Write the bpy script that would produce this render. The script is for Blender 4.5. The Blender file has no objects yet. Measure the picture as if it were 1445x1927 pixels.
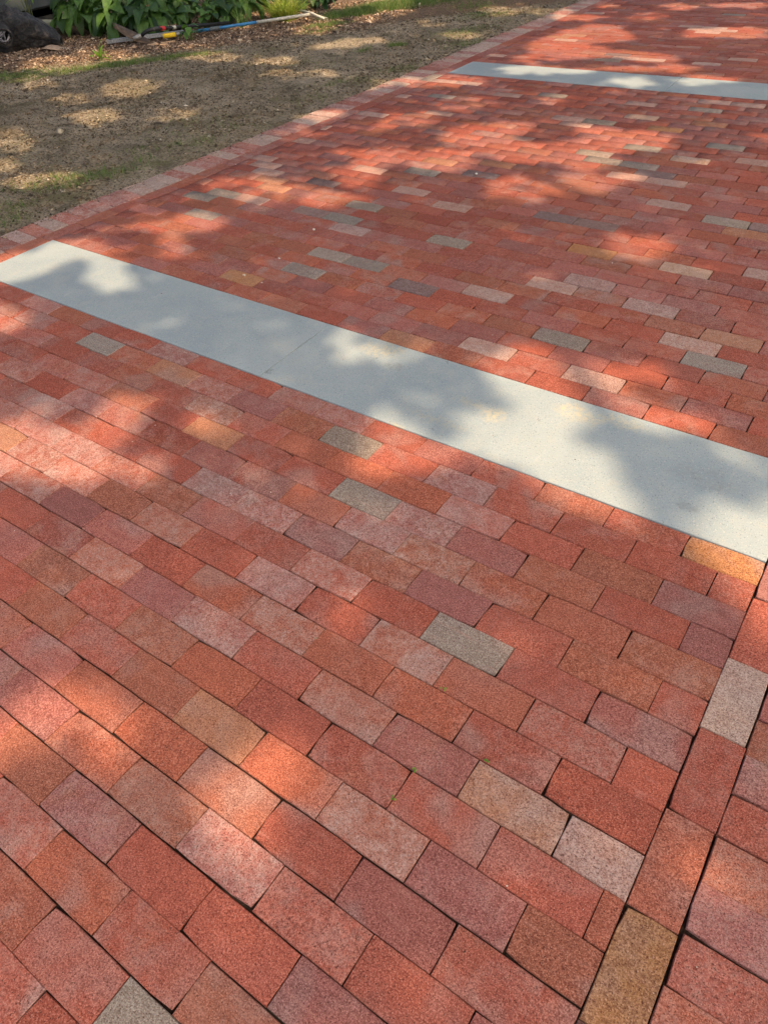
import bpy, math, random
import numpy as np
from mathutils import Matrix, Vector

# ------------------------------------------------------------------ camera, sky, sun, exposure
U = 0.0948                      # one brick width with its joint, in metres
scene = bpy.context.scene
rnd = random.Random(7)
nr = np.random.RandomState(11)

CAM_POS = Vector((-0.0316, -0.3650, 1.3859))
ang = (0.662438, 0.811002, -0.082778)
CAM_ROT = Matrix.Rotation(ang[0], 3, 'Z') @ Matrix.Rotation(ang[1], 3, 'X') @ Matrix.Rotation(ang[2], 3, 'Z')
cd = bpy.data.cameras.new("camera")
cam = bpy.data.objects.new("camera", cd)
scene.collection.objects.link(cam)
cam.matrix_world = Matrix.Translation(CAM_POS) @ CAM_ROT.to_4x4()
cd.sensor_fit = 'VERTICAL'; cd.sensor_height = 24.0; cd.sensor_width = 18.0
cd.lens = 24.0 * 1348.85 / 1927
cd.clip_start = 0.02; cd.clip_end = 1000
scene.camera = cam

SUN_EL = math.radians(52.0)
SUN_H = Vector((0.974, -0.226)).normalized()            # horizontal direction towards the sun
SUN_DIR = Vector((SUN_H.x * math.cos(SUN_EL), SUN_H.y * math.cos(SUN_EL), math.sin(SUN_EL)))
world = bpy.data.worlds.new("World"); scene.world = world; world.use_nodes = True
wn = world.node_tree; wn.nodes.clear()
sky = wn.nodes.new('ShaderNodeTexSky'); sky.sky_type = 'NISHITA'; sky.sun_disc = False
sky.sun_elevation = SUN_EL
sky.sun_rotation = math.atan2(SUN_DIR.x, SUN_DIR.y)
sky.air_density = 1.0; sky.dust_density = 9.0; sky.ozone_density = 0.3
bg = wn.nodes.new('ShaderNodeBackground'); bg.inputs['Strength'].default_value = 0.15
wo = wn.nodes.new('ShaderNodeOutputWorld')
wn.links.new(sky.outputs[0], bg.inputs[0]); wn.links.new(bg.outputs[0], wo.inputs[0])

sd = bpy.data.lights.new("sun", 'SUN'); sd.energy = 4.0; sd.angle = math.radians(0.45); sd.color = (1.0, 0.73, 0.46)
so = bpy.data.objects.new("sun", sd); scene.collection.objects.link(so)
so.rotation_euler = SUN_DIR.to_track_quat('Z', 'Y').to_euler()
so.location = (4, -2, 8)

scene.view_settings.view_transform = 'Standard'; scene.view_settings.look = 'None'
scene.view_settings.gamma = 1.0; scene.view_settings.use_curve_mapping = False
scene.view_settings.exposure = 0.70

# ------------------------------------------------------------------ measured layout (in brick widths or metres)
NEAR_ROWS = [(-6, [-7.969], 'rr'),
 (-5, [-6.842, -8.999], 'gro'),
 (-4, [-5.793, -7.97, -10.106], 'bror'),
 (-3, [-4.481, -6.646, -8.802, -10.991, -13.104], 'mrrmbr'),
 (-2, [-1.472, -3.584, -5.755, -7.842, -9.968, -12.167, -14.317], 'mrrPbopp'),
 (-1, [-0.258, -2.396, -4.545, -6.665, -8.862, -11.003, -13.2, -15.371], 'rmrboopom'),
 (0, [-1.493, -3.62, -5.819, -7.962, -10.09, -12.232, -14.349, -16.488], 'bmOotbrbr'),
 (1, [-0.412, -2.584, -4.71, -6.877, -9.027, -11.177, -13.317, -15.441, -17.61], 'orrrrobrbp'),
 (2, [-1.501, -3.634, -5.771, -7.944, -10.086, -12.269, -14.369, -16.526, -18.675, -20.879], 'WtmorPmOdrr'),
 (3, [-2.185, -4.338, -6.505, -8.628, -10.746, -12.893, -15.066, -17.213, -19.361, -21.585], 'rrooOorpmRP'),
 (4, [-1.098, -3.286, -5.459, -7.613, -9.719, -11.868, -14.017, -16.194, -18.285, -20.53, -22.651], 'rroOrPrObRRt'),
 (5, [-2.136, -4.332, -6.472, -8.596, -10.739, -12.861, -15.014, -17.12, -19.279, -21.446, -23.628], 'mrgrRrpbRPMR'),
 (6, [-1.053, -3.246, -5.471, -7.609, -9.745, -11.846, -13.978, -16.059, -18.292, -20.433, -22.676, -24.793], 'rbrmbmPMddrPd'),
 (7, [-2.162, -4.371, -6.529, -8.644, -10.767, -12.879, -15.007, -17.14, -19.347, -21.488, -23.675, -25.809, -27.976], 'booBPodmdpMdRr'),
 (8, [-1.037, -3.246, -5.424, -7.538, -9.637, -11.718, -13.859, -16.033, -18.163, -20.36, -22.544, -24.792, -26.95, -29.053], 'mrbmPgrdtdbRprd'),
 (9, [-2.069, -4.251, -6.367, -8.487, -10.601, -12.687, -14.797, -16.94, -19.116, -21.279, -23.469, -25.62, -27.8, -29.959], 'mbrPooorBrodrpr'),
 (10, [-0.99, -3.153, -5.313, -7.463, -9.543, -11.67, -13.744, -15.817, -17.98, -20.101, -22.291, -24.526, -26.605, -28.856, -30.969], 'rrrrMrgbmRtogrPr'),
 (11, [-1.996, -4.172, -6.317, -8.456, -10.559, -12.657, -14.748, -16.83, -18.98, -21.132, -23.387, -25.504, -27.622, -29.811, -31.969, -34.122], 'yrorprPrrrMrrbPr')]
SUN_SPOTS = [(1, [(-1.346, -0.271), (-1.292, -0.206), (-1.297, -0.161), (-1.271, -0.115), (-1.205, -0.069), (-1.126, -0.056), (-1.073, -0.065), (-1.037, -0.095), (-0.992, -0.114), (-0.964, -0.156), (-0.99, -0.159), (-1.038, -0.169), (-1.091, -0.164), (-1.117, -0.175), (-1.132, -0.198), (-1.148, -0.237), (-1.147, -0.261), (-1.252, -0.329)]),
 (1, [(-0.768, -0.063), (-0.765, -0.027), (-0.726, -0.001), (-0.674, -0.002), (-0.642, -0.006), (-0.633, -0.048), (-0.649, -0.092), (-0.703, -0.091), (-0.742, -0.085)]),
 (0.5, [(-0.755, 0.043), (-0.722, 0.078), (-0.669, 0.084), (-0.638, 0.056), (-0.651, 0.02), (-0.705, 0.009)]),
 (0.6, [(-0.775, 0.472), (-0.768, 0.458), (-0.768, 0.444), (-0.773, 0.432), (-0.784, 0.425), (-0.798, 0.425), (-0.812, 0.431), (-0.824, 0.442), (-0.832, 0.456), (-0.833, 0.471), (-0.827, 0.483), (-0.816, 0.49), (-0.802, 0.49), (-0.787, 0.484)]),
 (1, [(-2.467, 0.449), (-2.322, 0.48), (-2.195, 0.518), (-2.041, 0.533), (-1.941, 0.55), (-1.833, 0.54), (-1.701, 0.588), (-1.63, 0.57), (-1.672, 0.511), (-1.729, 0.454), (-1.752, 0.401), (-1.83, 0.374), (-1.981, 0.348), (-2.13, 0.239)]),
 (1, [(-1.869, 0.736), (-1.857, 0.709), (-1.864, 0.685), (-1.888, 0.671), (-1.925, 0.668), (-1.968, 0.677), (-2.009, 0.697), (-2.04, 0.725), (-2.054, 0.754), (-2.048, 0.779), (-2.022, 0.794), (-1.983, 0.796), (-1.938, 0.785), (-1.898, 0.764)]),
 (0.8, [(-1.968, 0.802), (-1.91, 0.817), (-1.862, 0.756), (-1.914, 0.743)]),
 (0.45, [(-1.898, 0.62), (-1.89, 0.6), (-1.898, 0.582), (-1.92, 0.569), (-1.953, 0.563), (-1.99, 0.565), (-2.025, 0.575), (-2.05, 0.592), (-2.059, 0.612), (-2.052, 0.631), (-2.028, 0.645), (-1.994, 0.651), (-1.956, 0.648), (-1.922, 0.637)]),
 (1, [(-2.861, 0.945), (-2.84, 0.918), (-2.844, 0.891), (-2.872, 0.87), (-2.918, 0.86), (-2.974, 0.861), (-3.03, 0.874), (-3.074, 0.897), (-3.098, 0.926), (-3.095, 0.954), (-3.066, 0.975), (-3.017, 0.986), (-2.959, 0.984), (-2.903, 0.969)]),
 (1, [(-3.657, 1.193), (-3.519, 1.276), (-3.48, 1.43), (-3.492, 1.564), (-3.283, 1.598), (-3.095, 1.625), (-3.06, 1.563), (-3.155, 1.405), (-3.208, 1.266), (-3.23, 1.153), (-3.387, 1.024)]),
 (0.8, [(-2.769, 1.436), (-2.749, 1.401), (-2.755, 1.372), (-2.788, 1.351), (-2.839, 1.344), (-2.901, 1.352), (-2.961, 1.374), (-3.008, 1.406), (-3.032, 1.441), (-3.026, 1.473), (-2.992, 1.494), (-2.937, 1.5), (-2.873, 1.491), (-2.813, 1.467)]),
 (0.7, [(-1.326, 1.498), (-1.326, 1.466), (-1.357, 1.436), (-1.412, 1.414), (-1.482, 1.403), (-1.554, 1.407), (-1.615, 1.424), (-1.65, 1.452), (-1.652, 1.486), (-1.62, 1.517), (-1.561, 1.541), (-1.487, 1.55), (-1.414, 1.545), (-1.357, 1.526)]),
 (1, [(-1.041, 1.619), (-1.001, 1.743), (-0.824, 1.74), (-0.731, 1.753), (-0.587, 1.721), (-0.57, 1.677), (-0.372, 1.655), (-0.259, 1.603), (-0.257, 1.544), (-0.38, 1.532), (-0.469, 1.502), (-0.575, 1.467), (-0.641, 1.428), (-0.79, 1.424), (-0.906, 1.461), (-0.99, 1.524)]),
 (0.7, [(-0.503, 1.818), (-0.504, 1.803), (-0.514, 1.79), (-0.53, 1.783), (-0.551, 1.783), (-0.57, 1.789), (-0.586, 1.801), (-0.594, 1.817), (-0.593, 1.833), (-0.583, 1.845), (-0.566, 1.852), (-0.545, 1.852), (-0.525, 1.846), (-0.51, 1.833)]),
 (1, [(-0.95, 1.24), (-0.905, 1.315), (-0.804, 1.34), (-0.667, 1.356), (-0.557, 1.344), (-0.48, 1.317), (-0.416, 1.257), (-0.337, 1.188), (-0.25, 1.191), (-0.175, 1.224), (-0.131, 1.312), (0.009, 1.408), (0.108, 0.963), (0.049, 0.944), (0.001, 0.966), (-0.087, 0.949), (-0.125, 0.969), (-0.193, 0.978), (-0.228, 1.021), (-0.327, 1.061), (-0.379, 1.065), (-0.488, 1.072), (-0.627, 1.092), (-0.732, 1.097), (-0.829, 1.111)]),
 (0.9, [(-0.002, 0.864), (0.096, 0.934), (0.106, 0.888), (0.069, 0.865), (0.017, 0.849)]),
 (0.8, [(-0.221, 1.527), (-0.056, 1.575), (-0.032, 1.473), (-0.157, 1.46)]),
 (1, [(-1.208, 1.09), (-1.118, 1.11), (-0.994, 1.104), (-0.904, 1.082), (-0.885, 1.021), (-0.957, 0.958), (-1.035, 0.932), (-1.148, 0.923), (-1.151, 0.997)]),
 (0.45, [(-1.585, 0.815), (-1.584, 0.799), (-1.601, 0.785), (-1.633, 0.775), (-1.673, 0.773), (-1.714, 0.777), (-1.749, 0.788), (-1.769, 0.804), (-1.77, 0.82), (-1.752, 0.835), (-1.719, 0.844), (-1.677, 0.847), (-1.636, 0.841), (-1.603, 0.83)]),
 (1, [(-3.31, 1.77), (-3.218, 1.919), (-3.143, 2.071), (-2.913, 2.114), (-2.809, 2.046), (-2.913, 1.909), (-3.136, 1.812)]),
 (0.8, [(-2.697, 1.772), (-2.682, 1.742), (-2.693, 1.715), (-2.725, 1.696), (-2.774, 1.689), (-2.83, 1.695), (-2.883, 1.713), (-2.922, 1.74), (-2.939, 1.771), (-2.929, 1.799), (-2.895, 1.819), (-2.843, 1.826), (-2.785, 1.819), (-2.733, 1.799)]),
 (0.5, [(-2.974, 2.548), (-2.957, 2.503), (-2.976, 2.453), (-3.027, 2.406), (-3.1, 2.371), (-3.182, 2.356), (-3.257, 2.362), (-3.311, 2.391), (-3.331, 2.435), (-3.313, 2.488), (-3.261, 2.537), (-3.184, 2.572), (-3.099, 2.587), (-3.024, 2.578)]),
 (0.7, [(-2.828, 2.66), (-2.813, 2.628), (-2.819, 2.595), (-2.844, 2.567), (-2.883, 2.549), (-2.928, 2.545), (-2.972, 2.555), (-3.005, 2.577), (-3.02, 2.609), (-3.015, 2.642), (-2.99, 2.672), (-2.95, 2.69), (-2.903, 2.694), (-2.859, 2.683)]),
 (0.4, [(-2.721, 2.497), (-2.71, 2.467), (-2.722, 2.433), (-2.755, 2.402), (-2.801, 2.38), (-2.853, 2.371), (-2.901, 2.377), (-2.934, 2.397), (-2.946, 2.427), (-2.935, 2.461), (-2.902, 2.493), (-2.854, 2.516), (-2.801, 2.525), (-2.753, 2.518)]),
 (0.9, [(-2.459, 2.621), (-2.45, 2.593), (-2.464, 2.565), (-2.497, 2.544), (-2.543, 2.533), (-2.593, 2.534), (-2.638, 2.548), (-2.669, 2.572), (-2.679, 2.601), (-2.665, 2.63), (-2.631, 2.651), (-2.583, 2.662), (-2.532, 2.66), (-2.488, 2.645)]),
 (1, [(-2.501, 2.955), (-2.49, 2.917), (-2.507, 2.881), (-2.549, 2.855), (-2.608, 2.842), (-2.672, 2.846), (-2.73, 2.867), (-2.77, 2.9), (-2.782, 2.939), (-2.765, 2.977), (-2.722, 3.004), (-2.661, 3.017), (-2.595, 3.011), (-2.538, 2.989)]),
 (1, [(-2.541, 3.225), (-2.522, 3.179), (-2.524, 3.135), (-2.547, 3.101), (-2.587, 3.083), (-2.636, 3.085), (-2.685, 3.106), (-2.725, 3.144), (-2.746, 3.191), (-2.745, 3.237), (-2.721, 3.273), (-2.68, 3.291), (-2.629, 3.288), (-2.579, 3.264)]),
 (0.4, [(-2.559, 3.347), (-2.554, 3.306), (-2.584, 3.258), (-2.643, 3.212), (-2.72, 3.178), (-2.801, 3.162), (-2.87, 3.167), (-2.913, 3.192), (-2.921, 3.234), (-2.891, 3.283), (-2.83, 3.33), (-2.75, 3.365), (-2.667, 3.381), (-2.6, 3.374)]),
 (1, [(-2.561, 3.799), (-2.494, 3.979), (-2.319, 4.074), (-2.121, 4.12), (-2.015, 4.049), (-2.091, 3.951), (-2.074, 3.849), (-1.931, 3.804), (-1.808, 3.899), (-1.756, 4.005), (-1.895, 4.089), (-1.858, 4.183), (-1.626, 4.168), (-1.377, 4.186), (-1.266, 4.151), (-1.265, 4.041), (-1.469, 3.854), (-1.414, 3.754), (-1.516, 3.598), (-1.706, 3.606), (-1.986, 3.578), (-2.278, 3.603), (-2.456, 3.687)]),
 (1, [(-2.136, 3.404), (-2.125, 3.346), (-2.15, 3.291), (-2.208, 3.248), (-2.286, 3.225), (-2.372, 3.228), (-2.449, 3.256), (-2.501, 3.304), (-2.517, 3.363), (-2.492, 3.422), (-2.431, 3.467), (-2.347, 3.489), (-2.259, 3.484), (-2.184, 3.453)]),
 (1, [(-1.74, 3.206), (-1.727, 3.161), (-1.732, 3.119), (-1.755, 3.086), (-1.79, 3.07), (-1.831, 3.073), (-1.871, 3.095), (-1.901, 3.132), (-1.916, 3.177), (-1.912, 3.222), (-1.889, 3.256), (-1.852, 3.272), (-1.81, 3.268), (-1.77, 3.244)]),
 (0.5, [(-1.545, 3.157), (-1.535, 3.114), (-1.542, 3.072), (-1.566, 3.04), (-1.602, 3.023), (-1.643, 3.025), (-1.681, 3.045), (-1.709, 3.08), (-1.722, 3.124), (-1.715, 3.167), (-1.691, 3.201), (-1.653, 3.218), (-1.611, 3.216), (-1.572, 3.194)]),
 (0.9, [(-2.71, 4.024), (-2.702, 3.979), (-2.728, 3.931), (-2.782, 3.888), (-2.853, 3.858), (-2.93, 3.849), (-2.996, 3.86), (-3.038, 3.892), (-3.048, 3.937), (-3.023, 3.988), (-2.967, 4.032), (-2.893, 4.062), (-2.815, 4.071), (-2.75, 4.057)]),
 (0.4, [(-2.92, 3.768), (-2.905, 3.722), (-2.919, 3.676), (-2.958, 3.637), (-3.015, 3.613), (-3.079, 3.609), (-3.139, 3.626), (-3.182, 3.66), (-3.199, 3.706), (-3.186, 3.755), (-3.146, 3.795), (-3.086, 3.819), (-3.02, 3.822), (-2.961, 3.804)]),
 (1, [(-2.977, 4.915), (-2.968, 4.864), (-2.992, 4.812), (-3.046, 4.769), (-3.118, 4.742), (-3.196, 4.738), (-3.264, 4.757), (-3.309, 4.796), (-3.321, 4.848), (-3.297, 4.901), (-3.242, 4.946), (-3.166, 4.973), (-3.087, 4.976), (-3.02, 4.955)]),
 (0.5, [(-2.615, 4.478), (-2.603, 4.424), (-2.623, 4.369), (-2.672, 4.325), (-2.739, 4.298), (-2.812, 4.296), (-2.878, 4.317), (-2.922, 4.36), (-2.937, 4.414), (-2.917, 4.471), (-2.867, 4.517), (-2.797, 4.544), (-2.722, 4.545), (-2.657, 4.521)]),
 (1, [(-1.24, 3.437), (-1.24, 3.394), (-1.27, 3.353), (-1.322, 3.321), (-1.388, 3.305), (-1.456, 3.308), (-1.511, 3.329), (-1.543, 3.365), (-1.545, 3.409), (-1.515, 3.453), (-1.46, 3.485), (-1.391, 3.501), (-1.322, 3.497), (-1.269, 3.474)]),
 (1, [(-0.855, 2.794), (-0.854, 2.757), (-0.872, 2.723), (-0.907, 2.698), (-0.95, 2.687), (-0.995, 2.691), (-1.033, 2.711), (-1.055, 2.743), (-1.057, 2.78), (-1.039, 2.815), (-1.003, 2.841), (-0.958, 2.852), (-0.912, 2.847), (-0.875, 2.826)]),
 (0.8, [(-2.149, 4.697), (-2.144, 4.664), (-2.156, 4.632), (-2.184, 4.606), (-2.221, 4.591), (-2.261, 4.591), (-2.296, 4.606), (-2.319, 4.632), (-2.325, 4.665), (-2.313, 4.699), (-2.285, 4.725), (-2.246, 4.74), (-2.206, 4.739), (-2.171, 4.724)]),
 (0.4, [(-0.764, 2.791), (-0.762, 2.772), (-0.768, 2.752), (-0.781, 2.736), (-0.798, 2.728), (-0.816, 2.727), (-0.832, 2.736), (-0.842, 2.752), (-0.844, 2.771), (-0.838, 2.791), (-0.825, 2.807), (-0.808, 2.816), (-0.789, 2.816), (-0.773, 2.807)]),
 (1, [(-2.508, 5.452), (-2.51, 5.401), (-2.558, 5.344), (-2.641, 5.294), (-2.743, 5.258), (-2.846, 5.245), (-2.93, 5.257), (-2.977, 5.292), (-2.977, 5.345), (-2.929, 5.403), (-2.842, 5.455), (-2.736, 5.491), (-2.632, 5.503), (-2.551, 5.489)]),
 (0.9, [(-1.818, 5.315), (-1.813, 5.266), (-1.833, 5.218), (-1.873, 5.181), (-1.926, 5.161), (-1.982, 5.164), (-2.03, 5.187), (-2.06, 5.228), (-2.067, 5.279), (-2.047, 5.328), (-2.006, 5.367), (-1.951, 5.386), (-1.894, 5.382), (-1.846, 5.357)]),
 (1, [(-1.312, 5.526), (-1.316, 5.48), (-1.349, 5.433), (-1.405, 5.394), (-1.473, 5.369), (-1.54, 5.364), (-1.594, 5.381), (-1.622, 5.415), (-1.62, 5.461), (-1.587, 5.51), (-1.529, 5.55), (-1.459, 5.575), (-1.391, 5.579), (-1.339, 5.561)]),
 (0.8, [(-2.253, 5.523), (-2.256, 5.497), (-2.283, 5.468), (-2.328, 5.441), (-2.382, 5.422), (-2.436, 5.415), (-2.479, 5.42), (-2.501, 5.438), (-2.499, 5.464), (-2.472, 5.494), (-2.426, 5.521), (-2.37, 5.54), (-2.316, 5.547), (-2.274, 5.541)]),
 (0.8, [(-1.718, 5.754), (-1.726, 5.702), (-1.778, 5.646), (-1.862, 5.595), (-1.964, 5.56), (-2.064, 5.547), (-2.143, 5.56), (-2.184, 5.596), (-2.178, 5.648), (-2.126, 5.707), (-2.038, 5.759), (-1.933, 5.794), (-1.832, 5.805), (-1.756, 5.791)]),
 (1, [(-3.09, 6.033), (-3.09, 6.493), (-2.922, 6.899), (-2.656, 6.971), (-2.358, 6.618), (-2.376, 6.369), (-2.758, 6.295), (-2.44, 6.193), (-2.005, 6.178), (-1.809, 6.078), (-1.916, 5.922), (-2.334, 5.927), (-2.638, 5.72), (-2.932, 5.81)]),
 (1, [(-1.438, 7.045), (-1.452, 6.97), (-1.523, 6.894), (-1.637, 6.83), (-1.774, 6.79), (-1.907, 6.783), (-2.012, 6.811), (-2.065, 6.869), (-2.055, 6.946), (-1.982, 7.026), (-1.862, 7.092), (-1.719, 7.131), (-1.585, 7.135), (-1.485, 7.104)]),
 (1, [(-2.352, 7.981), (-2.349, 7.925), (-2.373, 7.874), (-2.421, 7.838), (-2.482, 7.823), (-2.546, 7.834), (-2.6, 7.868), (-2.633, 7.918), (-2.638, 7.976), (-2.613, 8.029), (-2.564, 8.066), (-2.501, 8.08), (-2.436, 8.068), (-2.383, 8.032)]),
 (1, [(-1.671, 8.186), (-1.687, 8.138), (-1.751, 8.088), (-1.851, 8.045), (-1.969, 8.018), (-2.081, 8.013), (-2.167, 8.03), (-2.207, 8.067), (-2.192, 8.117), (-2.126, 8.168), (-2.022, 8.212), (-1.902, 8.238), (-1.79, 8.242), (-1.708, 8.223)]),
 (0.7, [(-2.457, 7.472), (-2.456, 7.419), (-2.484, 7.37), (-2.537, 7.333), (-2.605, 7.316), (-2.674, 7.322), (-2.732, 7.35), (-2.766, 7.395), (-2.769, 7.449), (-2.741, 7.5), (-2.686, 7.537), (-2.617, 7.554), (-2.546, 7.547), (-2.49, 7.517)]),
 (1, [(-2.975, 7.319), (-2.975, 7.265), (-3.016, 7.211), (-3.089, 7.169), (-3.181, 7.146), (-3.274, 7.146), (-3.351, 7.17), (-3.395, 7.214), (-3.397, 7.269), (-3.356, 7.324), (-3.28, 7.368), (-3.185, 7.391), (-3.091, 7.389), (-3.016, 7.363)]),
 (0.6, [(-2.731, 5.726), (-2.717, 5.668), (-2.729, 5.615), (-2.764, 5.576), (-2.816, 5.559), (-2.875, 5.567), (-2.929, 5.599), (-2.969, 5.649), (-2.985, 5.708), (-2.973, 5.764), (-2.937, 5.804), (-2.883, 5.822), (-2.823, 5.812), (-2.768, 5.778)]),
 (0.5, [(-3.014, 7.888), (-3.006, 7.842), (-3.02, 7.801), (-3.052, 7.772), (-3.095, 7.762), (-3.143, 7.773), (-3.185, 7.802), (-3.213, 7.844), (-3.221, 7.89), (-3.208, 7.932), (-3.176, 7.961), (-3.131, 7.971), (-3.083, 7.96), (-3.041, 7.93)]),
 (1, [(-4.197, 2.223), (-4.166, 2.18), (-4.171, 2.127), (-4.209, 2.074), (-4.274, 2.032), (-4.354, 2.008), (-4.433, 2.008), (-4.497, 2.031), (-4.532, 2.073), (-4.53, 2.128), (-4.491, 2.182), (-4.422, 2.226), (-4.339, 2.249), (-4.259, 2.248)]),
 (1, [(-5.037, 3.21), (-5.008, 3.167), (-5.014, 3.121), (-5.055, 3.081), (-5.122, 3.053), (-5.204, 3.045), (-5.284, 3.056), (-5.347, 3.087), (-5.38, 3.13), (-5.375, 3.177), (-5.333, 3.219), (-5.262, 3.247), (-5.178, 3.255), (-5.098, 3.241)]),
 (0.9, [(-5.346, 3.946), (-5.285, 3.865), (-5.278, 3.787), (-5.324, 3.726), (-5.415, 3.692), (-5.533, 3.693), (-5.659, 3.728), (-5.768, 3.792), (-5.836, 3.874), (-5.849, 3.957), (-5.801, 4.023), (-5.703, 4.058), (-5.577, 4.054), (-5.449, 4.013)]),
 (0.7, [(-5.268, 2.645), (-5.23, 2.606), (-5.223, 2.565), (-5.247, 2.531), (-5.299, 2.509), (-5.367, 2.504), (-5.44, 2.517), (-5.504, 2.546), (-5.544, 2.586), (-5.554, 2.628), (-5.529, 2.664), (-5.475, 2.686), (-5.404, 2.69), (-5.33, 2.675)]),
 (0.45, [(-5.612, 3.515), (-5.587, 3.476), (-5.598, 3.433), (-5.643, 3.394), (-5.714, 3.367), (-5.798, 3.357), (-5.877, 3.366), (-5.938, 3.393), (-5.966, 3.432), (-5.956, 3.476), (-5.909, 3.516), (-5.835, 3.544), (-5.75, 3.553), (-5.67, 3.543)]),
 (1, [(-4.786, 2.185), (-4.756, 2.157), (-4.748, 2.128), (-4.762, 2.104), (-4.795, 2.089), (-4.842, 2.086), (-4.893, 2.096), (-4.939, 2.117), (-4.97, 2.146), (-4.98, 2.176), (-4.966, 2.201), (-4.931, 2.216), (-4.883, 2.219), (-4.831, 2.207)]),
 (0.9, [(-5.454, 4.945), (-5.421, 4.884), (-5.431, 4.824), (-5.484, 4.775), (-5.568, 4.748), (-5.668, 4.746), (-5.766, 4.772), (-5.841, 4.821), (-5.879, 4.883), (-5.87, 4.946), (-5.815, 4.996), (-5.727, 5.024), (-5.623, 5.023), (-5.526, 4.995)]),
 (0.8, [(-4.818, 5.088), (-4.791, 5.028), (-4.807, 4.968), (-4.862, 4.92), (-4.945, 4.892), (-5.042, 4.891), (-5.134, 4.916), (-5.202, 4.964), (-5.233, 5.026), (-5.218, 5.088), (-5.161, 5.138), (-5.073, 5.166), (-4.974, 5.166), (-4.883, 5.138)]),
 (0.45, [(-4.448, 3.486), (-4.418, 3.438), (-4.422, 3.39), (-4.457, 3.349), (-4.518, 3.325), (-4.593, 3.321), (-4.668, 3.338), (-4.728, 3.375), (-4.761, 3.423), (-4.76, 3.474), (-4.723, 3.516), (-4.659, 3.541), (-4.582, 3.544), (-4.506, 3.524)]),
 (0.6, [(-4.195, 4.752), (-4.184, 4.696), (-4.227, 4.632), (-4.315, 4.575), (-4.433, 4.533), (-4.558, 4.516), (-4.666, 4.527), (-4.735, 4.565), (-4.75, 4.623), (-4.707, 4.689), (-4.614, 4.749), (-4.492, 4.79), (-4.365, 4.806), (-4.259, 4.792)]),
 (0.9, [(-4.677, 5.722), (-4.661, 5.67), (-4.685, 5.617), (-4.744, 5.574), (-4.827, 5.549), (-4.919, 5.546), (-5.001, 5.567), (-5.058, 5.609), (-5.077, 5.662), (-5.053, 5.717), (-4.992, 5.761), (-4.906, 5.786), (-4.813, 5.787), (-4.731, 5.764)]),
 (0.9, [(-4.484, 6.004), (-4.471, 5.958), (-4.492, 5.913), (-4.543, 5.876), (-4.613, 5.856), (-4.69, 5.855), (-4.758, 5.875), (-4.805, 5.911), (-4.819, 5.958), (-4.798, 6.004), (-4.746, 6.042), (-4.674, 6.063), (-4.596, 6.062), (-4.528, 6.041)]),
 (0.8, [(-5.068, 7.194), (-5.04, 7.125), (-5.047, 7.064), (-5.088, 7.021), (-5.154, 7.005), (-5.234, 7.019), (-5.312, 7.061), (-5.373, 7.123), (-5.404, 7.193), (-5.399, 7.257), (-5.357, 7.302), (-5.287, 7.317), (-5.205, 7.301), (-5.127, 7.257)]),
 (0.9, [(-3.781, 6.433), (-3.767, 6.377), (-3.786, 6.324), (-3.834, 6.285), (-3.901, 6.266), (-3.975, 6.271), (-4.043, 6.3), (-4.089, 6.347), (-4.105, 6.404), (-4.087, 6.459), (-4.038, 6.5), (-3.968, 6.519), (-3.893, 6.512), (-3.826, 6.481)]),
 (0.5, [(-4.4, 6.703), (-4.382, 6.653), (-4.391, 6.607), (-4.423, 6.574), (-4.474, 6.561), (-4.533, 6.569), (-4.589, 6.599), (-4.631, 6.643), (-4.651, 6.695), (-4.644, 6.742), (-4.61, 6.776), (-4.558, 6.789), (-4.498, 6.779), (-4.441, 6.749)]),
 (1, [(-6.563, 4.313), (-6.502, 4.227), (-6.518, 4.137), (-6.607, 4.06), (-6.753, 4.011), (-6.93, 3.997), (-7.105, 4.024), (-7.245, 4.087), (-7.318, 4.175), (-7.306, 4.271), (-7.212, 4.352), (-7.054, 4.403), (-6.868, 4.412), (-6.693, 4.38)]),
 (1, [(-6.408, 4.704), (-6.369, 4.651), (-6.37, 4.598), (-6.41, 4.556), (-6.482, 4.533), (-6.572, 4.533), (-6.664, 4.556), (-6.739, 4.599), (-6.781, 4.653), (-6.782, 4.708), (-6.74, 4.752), (-6.665, 4.775), (-6.572, 4.774), (-6.48, 4.748)]),
 (0.8, [(-5.309, 6.259), (-5.275, 6.18), (-5.29, 6.105), (-5.353, 6.05), (-5.45, 6.023), (-5.565, 6.03), (-5.675, 6.071), (-5.759, 6.138), (-5.799, 6.219), (-5.785, 6.297), (-5.72, 6.355), (-5.617, 6.382), (-5.498, 6.372), (-5.389, 6.327)]),
 (1, [(-6.259, 7.104), (-6.08, 6.826), (-6.016, 6.598), (-6.072, 6.453), (-6.234, 6.411), (-6.48, 6.483), (-6.772, 6.662), (-7.059, 6.924), (-7.282, 7.222), (-7.383, 7.494), (-7.331, 7.671), (-7.134, 7.709), (-6.843, 7.602), (-6.529, 7.381)]),
 (1, [(-5.305, 7.596), (-5.26, 7.443), (-5.319, 7.303), (-5.47, 7.199), (-5.686, 7.15), (-5.931, 7.165), (-6.159, 7.246), (-6.323, 7.378), (-6.386, 7.538), (-6.331, 7.691), (-6.166, 7.804), (-5.928, 7.851), (-5.672, 7.824), (-5.45, 7.731)]),
 (0.7, [(-5.179, 6.826), (-5.156, 6.772), (-5.161, 6.723), (-5.195, 6.688), (-5.251, 6.674), (-5.317, 6.684), (-5.382, 6.716), (-5.432, 6.764), (-5.458, 6.819), (-5.453, 6.869), (-5.418, 6.905), (-5.361, 6.919), (-5.293, 6.908), (-5.228, 6.875)]),
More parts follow.
